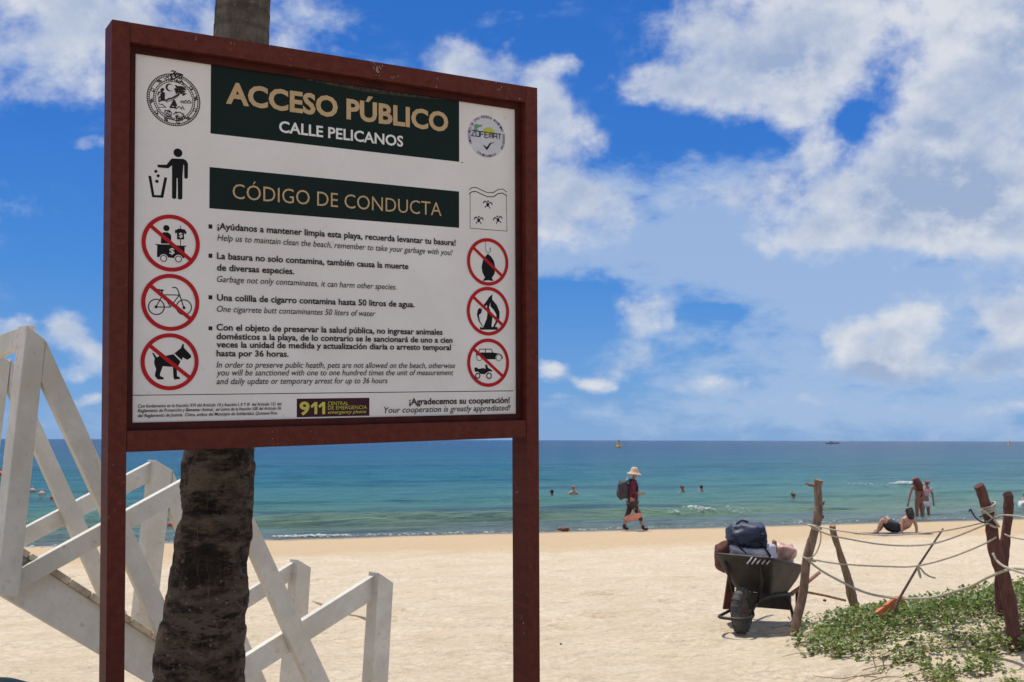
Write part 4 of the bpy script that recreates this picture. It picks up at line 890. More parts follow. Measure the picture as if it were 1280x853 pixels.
# ------------------------------------------------------------ dune vines
def leaf_cover():
    vs, fs, tn = [], [], []; r = random.Random(21); n = 0
    tv, tf = [], []; made = 0
    stems = MB(); clumps = [(r.uniform(2.0, 7.2), r.uniform(5.2, 9.8)) for _ in range(170)]
    tries = 0
    while made < 36000 and tries < 500000:
        tries += 1
        x, y = r.uniform(1.9, 6.6), r.uniform(5.6, 9.9); m = float(mound(x, y))
        dns = float(vnoise(x, y, 1.6, 40)) + .9 * float(vnoise(x, y, 4.2, 60)) + .5 * float(vnoise(x, y, 9, 80))
        yc = 8.55 - .10 * (x - 3); d = y - yc
        fr = 0.62 if d > -.45 else (.40 if d > -1.0 else (.30 if d > -1.8 else .24))
        edge = min(1, max(-.5, (m - .02) / .05))
        if x < 2.6: edge = min(edge, .7)
        if edge < -.1: fr -= .3
        if dns + fr * edge < (.10 if d > -.7 else (.0 if x > 2.75 else .15)) + r.random() * .22 or m < .012: continue
        z = ground_z(x, y) + r.random() ** 1.5 * (.13 if d > -.8 else .07) + .005
        L = r.uniform(.019, .042); a = r.uniform(0, 6.28); W_ = L * r.uniform(.42, .62); pit = r.uniform(-.2, 1.0)
        d_ = Vector((math.cos(a) * math.cos(pit), math.sin(a) * math.cos(pit), math.sin(pit))); s_ = Vector((-math.sin(a), math.cos(a), r.uniform(-.4, .4))).normalized()
        u = d_.cross(s_) * -1; p = Vector((x, y, z)); b = len(vs)
        q = [p, p + d_ * L * .5 + s_ * W_ + u * .006, p + d_ * L, p + d_ * L * .5 - s_ * W_ + u * .006]
        vs += [tuple(k) for k in q]; fs += [(b, b + 1, b + 2), (b, b + 2, b + 3)]; t = r.random() if d > -.7 else min(1, r.random() * .75 + .3); tn += [t, t]; made += 1
    me = bpy.data.meshes.new('dune_vines'); me.from_pydata(vs, [], fs); me.materials.append(leaf_mat('vine_leaf', (.05, .11, .014), (.19, .245, .038), (.36, .26, .12))); me.update()
    o = bpy.data.objects.new('dune_vines', me); COL.objects.link(o); set_tone(o, tn); tag(o, 'low green creeping beach vines covering the small dune', 'ground cover', None, 'stuff')
    for i in range(300):
        x, y = r.uniform(2.0, 7.2), r.uniform(5.0, 9.6); m = float(mound(x, y))
        if m < .015: continue
        a = r.uniform(-.6, .6) + (math.pi if r.random() < .5 else 0); P = []
        for k in range(7):
            P.append((x, y, ground_z(x, y) + .010 + .035 * abs(noise.noise(Vector((x * 4, y * 4, i)))))); x += math.cos(a) * .07; y += math.sin(a) * .07; a += r.gauss(0, .28)
        stems.tube(P, [.0045 - .0004 * k for k in range(7)], 4)
    for i in range(150):                                    # dry upright twigs
        x, y = r.uniform(2.4, 7), r.uniform(5.6, 8.6)
        if float(mound(x, y)) < .03: continue
        z = ground_z(x, y); l = r.uniform(.05, .14); stems.tube([(x, y, z), (x + r.uniform(-.04, .04), y, z + l * .6), (x + r.uniform(-.1, .1), y + r.uniform(-.05, .05), z + l)], [.004, .003, .0015], 4)
    o = stems.build('vine_runners', simple('dry_vine_stem', (.27, .18, .10), .9, .4, 30), fix=False); tag(o, 'dry brown runners and twigs of the creeping beach vines', 'ground cover', None, 'stuff')
leaf_cover()

# ------------------------------------------------------------ wheelbarrow
bw = on_ground(928, 790)
WB = thing('wheelbarrow', 'worn dark metal wheelbarrow loaded with bags, parked on the sand', 'wheelbarrow', (bw.x, bw.y, bw.z - .015), -R(32))
M_TRAY = simple('worn_dark_steel', (.030, .026, .024), .55, .45, 7, .25, 30, .3); M_FRM = simple('black_rusty_tube', (.028, .019, .016), .6, .5, 12); M_TYRE = simple('dusty_tyre', (.075, .068, .060), .85, .5, 9, .4, 60); M_HND = simple('weathered_handle_wood', (.26, .13, .07), .8, .3, 20)
mb = MB()
rim = [(-.255, .0, .665), (.255, .0, .655), (.30, .88, .50), (-.30, .88, .52)]; bot = [(-.15, .24, .335), (.16, .24, .32), (.20, .70, .285), (-.18, .70, .30)]
def rounded(q, rad, n=5):
    P = [Vector(p) for p in q]; o_ = []
    for i in range(4):
        a, b, c_ = P[i - 1], P[i], P[(i + 1) % 4]; s_ = b + (a - b).normalized() * rad; e = b + (c_ - b).normalized() * rad
        for k in range(n + 1): t = k / n; o_.append((1 - t) ** 2 * s_ + 2 * t * (1 - t) * b + t * t * e)
    return o_
lv = [rounded(rim, .09), None, rounded(bot, .07)]; lv[1] = [a.lerp(b, .5) + ((a + b) / 2 - Vector((0, .45, .5))).normalized() * .015 for a, b in zip(lv[0], lv[2])]
nR = len(lv[0]); cen = Vector((0, .48, .5))
def ins(p): d = (Vector((cen.x, cen.y, p.z)) - p).normalized(); return p + d * .012
outr = [p for l in lv for p in l]; inr = [ins(p) for l in lv for p in l]; nV = len(outr)
fs = []
for i in range(2):
    for k in range(nR):
        k2 = (k + 1) % nR; fs.append((i * nR + k, (i + 1) * nR + k, (i + 1) * nR + k2, i * nR + k2)); fs.append((nV + i * nR + k, nV + i * nR + k2, nV + (i + 1) * nR + k2, nV + (i + 1) * nR + k))
fs += [tuple(2 * nR + k for k in range(nR)), tuple(nV + 2 * nR + k for k in range(nR))[::-1]] + [(k, (k + 1) % nR, nV + (k + 1) % nR, nV + k) for k in range(nR)]
mb.add(outr + inr, fs); tray = mb.build('tray', M_TRAY, WB, False)
mb = MB(); mb.tube(lv[0], .013, 8, closed=True); mb.build('rim', M_TRAY, tray, True)
mb = MB(); n = 36
prof = [(.105, -.036), (.15, -.043), (.182, -.036), (.195, -.015), (.195, .015), (.182, .036), (.15, .043), (.105, .036)]
vs = [(x_, r_ * math.cos(2 * math.pi * k / n), r_ * math.sin(2 * math.pi * k / n) + .195) for r_, x_ in prof for k in range(n)]; m_ = len(prof)
mb.add(vs, [(i * n + k, i * n + (k + 1) % n, ((i + 1) % m_) * n + (k + 1) % n, ((i + 1) % m_) * n + k) for i in range(m_) for k in range(n)])
for k in range(20):
    a = 2 * math.pi * k / 20; c0 = Vector((0, .193 * math.cos(a), .195 + .193 * math.sin(a)))
    mb.tube([c0 + Vector((-.034, 0, 0)), c0 + Vector((.034, 0, 0))], .006, 5)
whl = mb.build('wheel', M_TYRE, WB, False)
mb = MB(); mb.tube([(-.028, 0, .195), (.028, 0, .195)], .104, 24); mb.tube([(-.09, 0, .195), (.09, 0, .195)], .02, 10); mb.build('hub', simple('rusty_hub', (.13, .085, .06), .7, .5, 14), whl)
for s in (-1, 1):
    mb = MB(); mb.tube(smooth([(s * .085, -.0, .20), (s * .10, .16, .27), (s * .17, .36, .295), (s * .21, .75, .265)]), .018, 8); mb.build('frame_tube', M_FRM, WB, True)
    mb = MB(); mb.tube([(s * .21, .68, .268), (s * .25, 1.0, .33), (s * .28, 1.36, .40)], [.018, .019, .017], 8); mb.build('handle', M_HND, WB, True)
    mb = MB(); mb.tube(smooth([(s * .20, .62, .26), (s * .215, .70, .12), (s * .22, .74, .012), (s * .22, .84, .012), (s * .215, .86, .15), (s * .215, .86, .30)]), .015, 8); mb.build('leg', M_FRM, WB, True)
    mb = MB(); mb.tube([(s * .10, .12, .245), (s * .15, .10, .45), (s * .16, .03, .60)], .011, 6); mb.build('nose_stay', M_FRM, WB, True)
mb = MB(); mb.box(-.215, .215, .66, .70, .13, .26); mb.build('cross_plate', M_FRM, WB, bevel=.006)
mb = MB(); mb.tube(smooth([(-.085, .02, .20), (-.13, -.10, .17), (-.11, -.25, .165), (0, -.285, .165), (.11, -.25, .165), (.13, -.10, .17), (.085, .02, .20)]), .014, 8); mb.build('wheel_guard', M_TRAY, WB, True)
wm = Matrix.Translation(WB.location) @ Matrix.Rotation(-R(32), 4, 'Z')
def wl(x, y, z): return wm @ Vector((x, y, z))
YW = bw.y
def lumpy(name, label, cat, c, r, mat, lump=.25, seed=1, rot=0, n=28, m=20, parts=None):
    o = thing(name, label, cat, c, rot); mb = MB(); mb.ball((0, 0, 0), r, n, m, 0, lump, seed, .75); mb.build('body', mat, o, True); return o
M_NAVYC = simple('navy_nylon', (.012, .022, .055), .55, .35, 8, .3, 40); M_STRAP = simple('black_strap', (.012, .013, .02), .7); M_BAGW = simple('pale_lilac_plastic', (.50, .46, .50), .45, .25, 9, .6, 16); M_PINKB = simple('pink_tinted_plastic', (.58, .33, .25), .4, .3, 14, .6, 20); M_MAR = simple('maroon_cloth', (.10, .032, .022), .9, .4, 10, .4, 40)
yb = YW + .30
bp_ = thing('backpack', 'navy blue backpack lying on top of the wheelbarrow load', 'backpack', at(932, 669, yb))
mb = MB(); mb.ball((0, 0, 0), (.17, .17, .108), 36, 24, 0, .3, 4, .72); mb.build('body', M_NAVYC, bp_, True)
mb = MB(); mb.ball((.045, -.11, -.05), (.10, .07, .055), 22, 14, 0, .3, 9, .55); mb.build('front_pocket', M_NAVYC, bp_, True)
loc = bp_.location
for P in ([(938, 667), (950, 677), (958, 688), (965, 698)], [(915, 673), (922, 682), (933, 692)], [(948, 670), (955, 668), (957, 672), (953, 676)]):
    mb = MB(); mb.tube(smooth([at(x, y, yb - .17) - loc for x, y in P]), .016, 6, squash=.5); mb.build('strap', M_STRAP, bp_, True)
mb = MB(); mb.tube(smooth([at(920, 656, yb - .03) - loc, at(927, 651, yb - .03) - loc, at(935, 653, yb - .03) - loc]), .010, 6); mb.build('top_handle', M_STRAP, bp_, True)
lumpy('plastic_bag', 'pale lilac bag bulging under the navy backpack in the wheelbarrow', 'bag', at(940, 694, yb + .02), (.215, .20, .115), M_BAGW, .25, 3)
lumpy('plastic_bag', 'pinkish clear bag at the right end of the wheelbarrow load', 'bag', at(979, 694, yb + .35), (.115, .12, .105), M_PINKB, .35, 7)
o = lumpy('cloth_bundle', 'maroon cloth bundle at the left end of the wheelbarrow load', 'cloth', at(908, 696, yb + .12), (.105, .14, .135), M_MAR, .2, 5)
mb = MB(); mb.tube(smooth([at(966, 692, yb + .1), at(967, 682, yb + .1), at(968, 677, yb + .1), at(969, 690, yb + .1)]), [.02] * 19, 6); o = mb.build('wooden_peg', M_STAKE2, None, True); tag(o, 'short wooden stick poking up between the lilac and pink bags', 'stick')
pr = thing('rake', 'rake lying in the wheelbarrow with pale tines over its front rim', 'rake', at(958, 697, YW - .02)); l0 = pr.location; yr = YW - .06
mb = MB(); mb.tube([at(934, 697, yr) - l0, at(966, 698, yr) - l0], .009, 6); mb.build('head_bar', M_STRAP, pr)
M_TINE = simple('pale_metal', (.42, .38, .38), .5, .2, 30)
for k in range(5):
    x = 938 + k * 6.2; mb = MB(); mb.tube(smooth([at(x + 2.4, 696.5, yr) - l0, at(x, 700, yr - .035) - l0, at(x - 4.5, 705.5, yr - .05) - l0], 3), .0065, 5); mb.build('tine', M_TINE, pr, True)
mb = MB(); mb.tube([at(955, 697, yr) - l0, wl(.05, .8, .54) - l0], .013, 6); mb.build('handle', M_HND, pr)
o = MB(); o.prism([at(x, y, YW + .62) for x, y in ((913, 700), (921, 700), (917, 762), (904, 762))], (0, .04, 0)); o = o.build('plank', M_MAR, bevel=.005); tag(o, 'reddish brown plank leaning behind the left side of the wheelbarrow', 'plank')
mb = MB(); mb.tube([at(1000, 739, YW + .72), at(1030, 744.5, YW + .8), at(1057, 751, YW + .86)], .012, 7); o = mb.build('broom_stick', M_HND); tag(o, 'thin straight pole sticking out low to the right of the wheelbarrow', 'pole')

# ------------------------------------------------------------ people
def skin(name, V, E, mat, parent=None, sub=2, loc=(0, 0, 0)):
    keys = list(V); me = bpy.data.meshes.new(name); me.from_pydata([V[k][:3] for k in keys], [(keys.index(a), keys.index(b)) for a, b in E], [])
    o = bpy.data.objects.new(name, me); COL.objects.link(o); md = o.modifiers.new('skin', 'SKIN'); md.use_smooth_shade = True
    if not me.skin_vertices: me.attributes  # the modifier adds the layer
    lay = me.skin_vertices[0].data
    for i, k in enumerate(keys):
        r_ = V[k][3]; lay[i].radius = r_ if isinstance(r_, tuple) else (r_, r_); lay[i].use_root = (i == 0)
    sd = o.modifiers.new('sub', 'SUBSURF'); sd.levels = sub; sd.render_levels = sub
    bpy.context.view_layer.update(); dg = bpy.context.evaluated_depsgraph_get(); m2 = bpy.data.meshes.new_from_object(o.evaluated_get(dg))
    bpy.data.objects.remove(o); bpy.data.meshes.remove(me); m2.name = name; m2.materials.clear(); m2.materials.append(mat)
    o = bpy.data.objects.new(name, m2); COL.objects.link(o)
    if parent: o.parent = parent
    o.location = loc; return o
def chain(*ks): return [(a, b) for a, b in zip(ks, ks[1:])]
def hand(V, E, wrist, name, d, r=.011):     # palm and five short fingers from a wrist vertex
    w_ = Vector(V[wrist][:3]); d = Vector(d).normalized(); s_ = d.cross(Vector((0, 1, 0))) if abs(d.y) < .9 else Vector((1, 0, 0)); s_.normalize()
    V[name + 'p'] = (*(w_ + d * .07), .026); E.append((wrist, name + 'p')); p = Vector(V[name + 'p'][:3])
    for i, (off, L) in enumerate(((-.03, .055), (-.01, .085), (.01, .09), (.03, .07))):
        V[f'{name}{i}'] = (*(p + s_ * off + d * L * .6), r); V[f'{name}{i}e'] = (*(p + s_ * off * 1.2 + d * L + Vector((0, -.02, -.01))), r * .8); E += [(name + 'p', f'{name}{i}'), (f'{name}{i}', f'{name}{i}e')]
    V[name + 't'] = (*(w_ + d * .05 - s_ * .055), r); E.append((name + 'p', name + 't'))
def sk(c): return simple('skin_tone', c, .55, .1, 6)
SK1, SK2, SK3 = sk((.42, .22, .145)), sk((.30, .13, .075)), sk((.50, .30, .21))
HAIRD, HAIRR = simple('dark_hair', (.022, .014, .010), .6, .5, 30), simple('reddish_hair', (.11, .025, .017), .6, .5, 30)
def head(V, E, neck, c, fwd, r=.095):       # skull, jaw, nose, ears
    c = Vector(c); f = Vector(fwd).normalized(); s_ = f.cross(Vector((0, 0, 1))).normalized()
    V['jaw'] = (*(c + f * .03 - Vector((0, 0, .055))), .062); V['skull'] = (*(c + Vector((0, 0, .035))), (r * .88, r)); V['crown'] = (*(c + Vector((0, 0, .085)) - f * .01), .06)
    V['nose'] = (*(c + f * (r + .022) - Vector((0, 0, .01))), .012); V['nb'] = (*(c + f * .07), .03); V['ear1'] = (*(c + s_ * (r + .004)), .014); V['ear2'] = (*(c - s_ * (r + .004)), .014)
    E += [(neck, 'jaw'), ('jaw', 'skull'), ('skull', 'crown'), ('jaw', 'nb'), ('nb', 'nose'), ('skull', 'ear1'), ('skull', 'ear2')]
def face(o, c, fwd, r=.095):
    pass
# 1 the walker with sun hat
pw = on_ground(791, 663.5)
W1 = thing('person', 'person in tan sun hat and maroon shirt walking right along the waterline with a backpack', 'person', pw)
V = dict(pel=(-.02, 0, .86, .125), che=(.0, 0, 1.22, (.15, .125)), ub=(.015, 0, 1.36, .11), nk=(.035, 0, 1.46, .05), hl=(-.02, -.09, .82, .095), hr=(0, .09, .82, .095), kl=(.15, -.09, .47, .06), al=(.28, -.09, .10, .042), tl=(.42, -.09, .035, .04), kr=(-.12, .09, .46, .06), ar=(-.245, .09, .12, .042), tr=(-.12, .09, .035, .04),
    sl=(.0, -.19, 1.38, .055), el=(.0, -.24, 1.10, .042), wl_=(.20, -.16, 1.05, .03), sr=(.02, .19, 1.38, .055), er=(.06, .25, 1.10, .042), wr=(.12, .24, .86, .03))
E = chain('pel', 'che', 'ub', 'nk') + chain('pel', 'hl', 'kl', 'al', 'tl') + chain('pel', 'hr', 'kr', 'ar', 'tr') + chain('ub', 'sl', 'el', 'wl_') + chain('ub', 'sr', 'er', 'wr')
head(V, E, 'nk', (.06, 0, 1.58), (1, 0, -.1)); hand(V, E, 'wl_', 'hl_', (1, 0, .1)); hand(V, E, 'wr', 'hr_', (.2, 0, -1))
skin('body', V, E, SK1, W1)
M_SHIRT = simple('maroon_shirt', (.11, .018, .038), .9, .35, 9, .4, 20); M_TROU = simple('dark_trousers', (.055, .034, .03), .9, .3, 9, .3, 20); M_HAT = simple('tan_hat', (.62, .43, .30), .9, .15, 20); M_BOOT = simple('dark_boot', (.035, .03, .032), .8)
skin('shirt', dict(a=(-.01, 0, .72, .16), b=(.01, 0, .98, .175), c=(.02, 0, 1.22, (.19, .175)), d=(.02, 0, 1.37, .15), e=(.03, 0, 1.44, .075), sl=(.0, -.19, 1.385, .078), el=(.0, -.245, 1.10, .062), fl=(.11, -.20, 1.07, .05), sr=(.02, .19, 1.385, .078), er=(.06, .255, 1.12, .06)), chain('a', 'b', 'c', 'd', 'e') + chain('d', 'sl', 'el', 'fl') + chain('d', 'sr', 'er'), M_SHIRT, W1)
skin('trousers', dict(p=(-.02, 0, .84, .14), hl=(.02, -.09, .74, .098), kl=(.16, -.09, .47, .074), bl=(.24, -.09, .25, .06), hr=(-.03, .09, .74, .098), kr=(-.13, .09, .46, .074), br=(-.21, .09, .25, .06)), chain('p', 'hl', 'kl', 'bl') + chain('p', 'hr', 'kr', 'br'), M_TROU, W1)
for a, t, s in (((.27, -.09, .17), (.43, -.09, .05), 0), ((-.225, .09, .19), (-.10, .09, .045), 0)):
    m_ = Vector(a); skin('boot', dict(a=(*a, .055), b=(a[0] + (.02 if a[0] > 0 else -.01), a[1], .06, .055), c=(*t, .042)), chain('a', 'b', 'c'), M_BOOT, W1)
mb = MB(); mb.lathe([(.0, .16), (.06, .155), (.10, .12), (.115, .05), (.125, .02), (.20, -.03), (.225, -.055), (.215, -.06), (.12, .0), (.10, .0)], (0, 0, 0), 24)
h = mb.build('sun_hat', M_HAT, W1, True); h.location = (.055, 0, 1.635); h.rotation_euler = (0, R(6), 0)
mb = MB(); mb.prism([(-.10, -.10, 1.62), (-.10, .10, 1.62), (-.17, .10, 1.44), (-.17, -.10, 1.44)], (.012, 0, 0)); mb.build('neck_flap', M_HAT, W1)
B1 = thing('backpack', 'dark grey backpack worn by the walker in the sun hat', 'backpack', pw + Vector((-.27, -.02, 1.14)))
mb = MB(); mb.ball((0, 0, 0), (.155, .155, .245), 26, 20, 0, .25, 6, .65); mb.build('body', simple('dark_grey_nylon', (.052, .045, .055), .8, .4, 10, .3, 30), B1, True)
mb = MB(); mb.ball((-.11, 0, -.08), (.075, .12, .12), 18, 14, 0, .2, 8, .6); mb.build('front_pocket', simple('grey_purple_nylon', (.095, .06, .075), .8), B1, True)
for s in (-.1, .1):
    mb = MB(); mb.tube(smooth([(.10, s, .2), (.22, s * 1.3, .31), (.37, s * 1.5, .24), (.40, s * 1.5, .02), (.25, s * 1.5, -.2)]), .022, 6, squash=.5); mb.build('strap', M_STRAP, B1, True)
G1 = thing('bag', 'salmon pink bag carried low in the walker\'s hand', 'bag', pw + Vector((-.01, -.27, .40)))
mb = MB(); mb.ball((0, 0, 0), (.27, .05, .095), 24, 14, 0, .2, 3); q = mb.build('body', simple('salmon_fabric', (.68, .27, .19), .8, .15, 10), G1, True); q.rotation_euler = (0, -R(13), 0)
mb = MB(); mb.tube(smooth([(-.05, 0, .06), (.05, .1, .24), (.13, .49, .44), (.14, .49, .44), (.16, .1, .22), (.14, 0, .09)]), .012, 5); mb.build('strap', simple('salmon_strap', (.62, .30, .22), .8), G1, True)
# 2 reclining woman
pr_ = on_ground(1122, 668.5)
W2 = thing('person', 'dark haired person in black shorts reclining on the sand, knees raised', 'person', pr_)
V = dict(pel=(-.10, 0, .15, .15), wa=(.10, .02, .20, .135), che=(.27, .0, .29, (.19, .15)), ub=(.33, .0, .43, (.17, .13)), nk=(.35, .02, .54, .05), hl=(-.16, -.09, .15, .10), kl=(-.50, -.14, .44, .075), al=(-.66, -.14, .08, .05), tl=(-.84, -.14, .045, .036), hr=(-.12, .11, .16, .10), kr=(-.16, .42, .47, .075), ar=(-.32, .62, .08, .043), tr=(-.48, .72, .045, .036),
    sl=(.15, -.03, .42, .06), el=(.08, -.14, .22, .05), wl_=(.06, -.22, .05, .034), sr=(.50, -.03, .42, .06), er=(.54, -.12, .22, .05), wr=(.52, -.16, .05, .034))
E = chain('pel', 'wa', 'che', 'ub', 'nk') + chain('pel', 'hl', 'kl', 'al', 'tl') + chain('pel', 'hr', 'kr', 'ar', 'tr') + chain('ub', 'sl', 'el', 'wl_') + chain('ub', 'sr', 'er', 'wr')
head(V, E, 'nk', (.35, .04, .65), (-.9, .4, .1)); hand(V, E, 'wl_', 'h1', (-1, -.1, -.25)); hand(V, E, 'wr', 'h2', (.3, 1, -.2))
skin('body', V, E, SK1, W2)
M_BLKC = simple('black_fabric', (.018, .018, .024), .85, .4, 9, .3, 30)
skin('shorts', dict(w=(.10, .02, .20, .14), p=(-.10, 0, .17, .19), hl=(-.20, -.09, .19, .185), ml=(-.46, -.13, .36, .14), hr=(-.13, .11, .22, .17), mr=(-.15, .34, .38, .13)), chain('w', 'p', 'hl', 'ml') + chain('p', 'hr', 'mr'), M_BLKC, W2)
W2.scale = (.80, .80, .86)
skin('hair', dict(a=(.335, .045, .775, .09), b=(.385, .0, .70, .12), c=(.39, -.08, .56, .13), d=(.40, -.12, .42, .10), e=(.32, -.06, .66, .08)), chain('a', 'b', 'c', 'd') + [('a', 'e')], HAIRD, W2)
mb = MB(); t0 = pr_; pts = []
for x, y in ((-.95, -.35), (.75, -.35), (.75, .5), (-.95, .5)): pts.append((t0.x + x, t0.y + y, ground_z(t0.x + x, t0.y + y) + .02))
mb.prism(pts, (0, 0, .012)); o = mb.build('beach_towel', simple('dark_blue_towel', (.05, .06, .10), .95), bevel=.004); tag(o, 'dark towel spread on the sand under the reclining person', 'towel')
# 3 bending woman and her companion in the shallows
p3_ = on_sea(1146, 645)
W3 = thing('person', 'woman with long reddish hair and black swimsuit bending forward in the shallows', 'person', p3_ - Vector((0, 0, .25)))
V = dict(pel=(.10, 0, .80, .14), wa=(.09, -.03, .98, .115), che=(.03, -.06, 1.16, (.14, .12)), ub=(-.01, -.08, 1.27, .11), nk=(-.05, -.10, 1.36, .048), hl=(.0, -.07, .74, .10), kl=(-.02, -.07, .42, .065), al=(.0, -.05, .05, .045), tl=(-.08, -.16, .03, .035), hr=(.18, .05, .74, .10), kr=(.20, .05, .42, .065), ar=(.22, .07, .05, .045), tr=(.14, -.05, .03, .035),
    sl=(-.16, -.10, 1.24, .05), el=(-.27, -.16, .98, .04), wl_=(-.34, -.20, .74, .03), sr=(.16, -.06, 1.24, .05), er=(.22, -.18, 1.0, .04), wr=(.10, -.28, .86, .03))
E = chain('pel', 'wa', 'che', 'ub', 'nk') + chain('pel', 'hl', 'kl', 'al', 'tl') + chain('pel', 'hr', 'kr', 'ar', 'tr') + chain('ub', 'sl', 'el', 'wl_') + chain('ub', 'sr', 'er', 'wr')
head(V, E, 'nk', (-.08, -.12, 1.47), (-.7, -.5, -.4)); hand(V, E, 'wl_', 'h1', (-.3, 0, -1)); hand(V, E, 'wr', 'h2', (-1, -.3, -.2))
skin('body', V, E, SK2, W3)
skin('swimsuit', dict(a=(.10, 0, .76, .148), b=(.10, -.02, .90, .145), c=(.07, -.045, 1.04, .125)), chain('a', 'b', 'c'), M_BLKC, W3)
skin('hair', dict(a=(-.09, -.11, 1.565, .10), b=(-.04, -.13, 1.50, .13), c=(.03, -.17, 1.36, .15), d=(.07, -.19, 1.20, .13), e=(.08, -.19, 1.10, .08)), chain('a', 'b', 'c', 'd', 'e'), HAIRR, W3)
p4_ = on_sea(1157, 642.5)
W4 = thing('person', 'person in pale pink top and white shorts standing behind the red haired woman', 'person', p4_ - Vector((0, 0, .30)))
def stander(W, skinm, top, bottom, hairm, bend=.1, topn='top', botn='shorts'):
    V = dict(pel=(0, 0, .84, .13), wa=(.01, 0, 1.0, .115), che=(bend * .5, 0, 1.2, (.145, .12)), ub=(bend, 0, 1.33, .11), nk=(bend * 1.3, 0, 1.43, .048), hl=(-.09, 0, .78, .095), kl=(-.10, 0, .43, .06), al=(-.10, .02, .06, .042), tl=(-.10, -.12, .03, .035), hr=(.09, 0, .78, .095), kr=(.12, 0, .43, .06), ar=(.13, .02, .06, .042), tr=(.13, -.12, .03, .035),
        sl=(bend - .18, 0, 1.32, .05), el=(bend - .22, -.02, 1.05, .04), wl_=(bend - .2, -.08, .80, .03), sr=(bend + .18, 0, 1.32, .05), er=(bend + .24, -.02, 1.05, .04), wr=(bend + .25, -.06, .80, .03))
    E = chain('pel', 'wa', 'che', 'ub', 'nk') + chain('pel', 'hl', 'kl', 'al', 'tl') + chain('pel', 'hr', 'kr', 'ar', 'tr') + chain('ub', 'sl', 'el', 'wl_') + chain('ub', 'sr', 'er', 'wr')
    head(V, E, 'nk', (bend * 1.6, -.02, 1.55), (.2, -1, 0)); hand(V, E, 'wl_', 'h1', (0, .1, -1)); hand(V, E, 'wr', 'h2', (0.05, .1, -1)); skin('body', V, E, skinm, W)
    skin(topn, dict(a=(0, 0, .95, .14), c=(bend * .5, 0, 1.2, (.165, .14)), d=(bend, 0, 1.34, .12), sl=(bend - .18, 0, 1.325, .07), el=(bend - .21, -.01, 1.17, .06), sr=(bend + .18, 0, 1.325, .07), er=(bend + .22, -.01, 1.17, .06)), chain('a', 'c', 'd') + chain('d', 'sl', 'el') + chain('d', 'sr', 'er'), top, W)
    skin(botn, dict(p=(0, 0, .84, .15), hl=(-.09, 0, .76, .115), ml=(-.10, 0, .56, .095), hr=(.09, 0, .76, .115), mr=(.11, 0, .56, .095)), chain('p', 'hl', 'ml') + chain('p', 'hr', 'mr'), bottom, W)
    skin('hair', dict(a=(bend * 1.6, 0, 1.645, .085), b=(bend * 1.6, .05, 1.58, .09), c=(bend * 1.5, .07, 1.46, .06)), chain('a', 'b', 'c'), hairm, W)
M_PINK, M_WHC = simple('pale_pink_cloth', (.62, .36, .38), .9), simple('white_cloth', (.70, .69, .74), .9, .1, 8, .3, 20)
stander(W4, SK2, M_PINK, M_WHC, HAIRR, .06); W4.scale = (.9,) * 3
# 5 person in white at the right edge, sitting at the water's edge
p5 = on_ground(1279, 645)
W5 = thing('person', 'person in loose white shirt sitting at the waterline, cut by the right edge', 'person', p5)
V = dict(pel=(.08, 0, .14, .14), che=(.02, 0, .45, .13), ub=(0, 0, .56, .11), nk=(-.02, 0, .66, .05), hl=(.04, -.1, .14, .1), kl=(.40, -.14, .40, .06), al=(.62, -.14, .08, .045), hr=(.08, .12, .14, .1), kr=(.42, .14, .38, .06), ar=(.66, .14, .08, .045), sl=(0, -.18, .54, .05), el=(.06, -.24, .30, .04), wl_=(.2, -.2, .2, .03), sr=(0, .18, .54, .05), er=(.1, .24, .32, .04), wr=(.3, .2, .34, .03))
E = chain('pel', 'che', 'ub', 'nk') + chain('pel', 'hl', 'kl', 'al') + chain('pel', 'hr', 'kr', 'ar') + chain('ub', 'sl', 'el', 'wl_') + chain('ub', 'sr', 'er', 'wr')
head(V, E, 'nk', (.16, -.0, .74), (1, 0, -.3)); hand(V, E, 'wl_', 'h1', (1, 0, -.2)); hand(V, E, 'wr', 'h2', (1, 0, 0)); skin('body', V, E, SK1, W5)
skin('shirt', dict(a=(.0, 0, .13, .21), b=(.0, 0, .35, .18), c=(0, 0, .55, .14), d=(.0, 0, .63, .085), sl=(0, -.18, .53, .075), el=(.06, -.24, .32, .065), sr=(0, .18, .53, .075), er=(.1, .24, .34, .065)), chain('a', 'b', 'c', 'd') + chain('c', 'sl', 'el') + chain('c', 'sr', 'er'), M_WHC, W5)
skin('hair', dict(a=(.12, 0, .84, .08), b=(.08, 0, .76, .095)), chain('a', 'b'), HAIRD, W5)
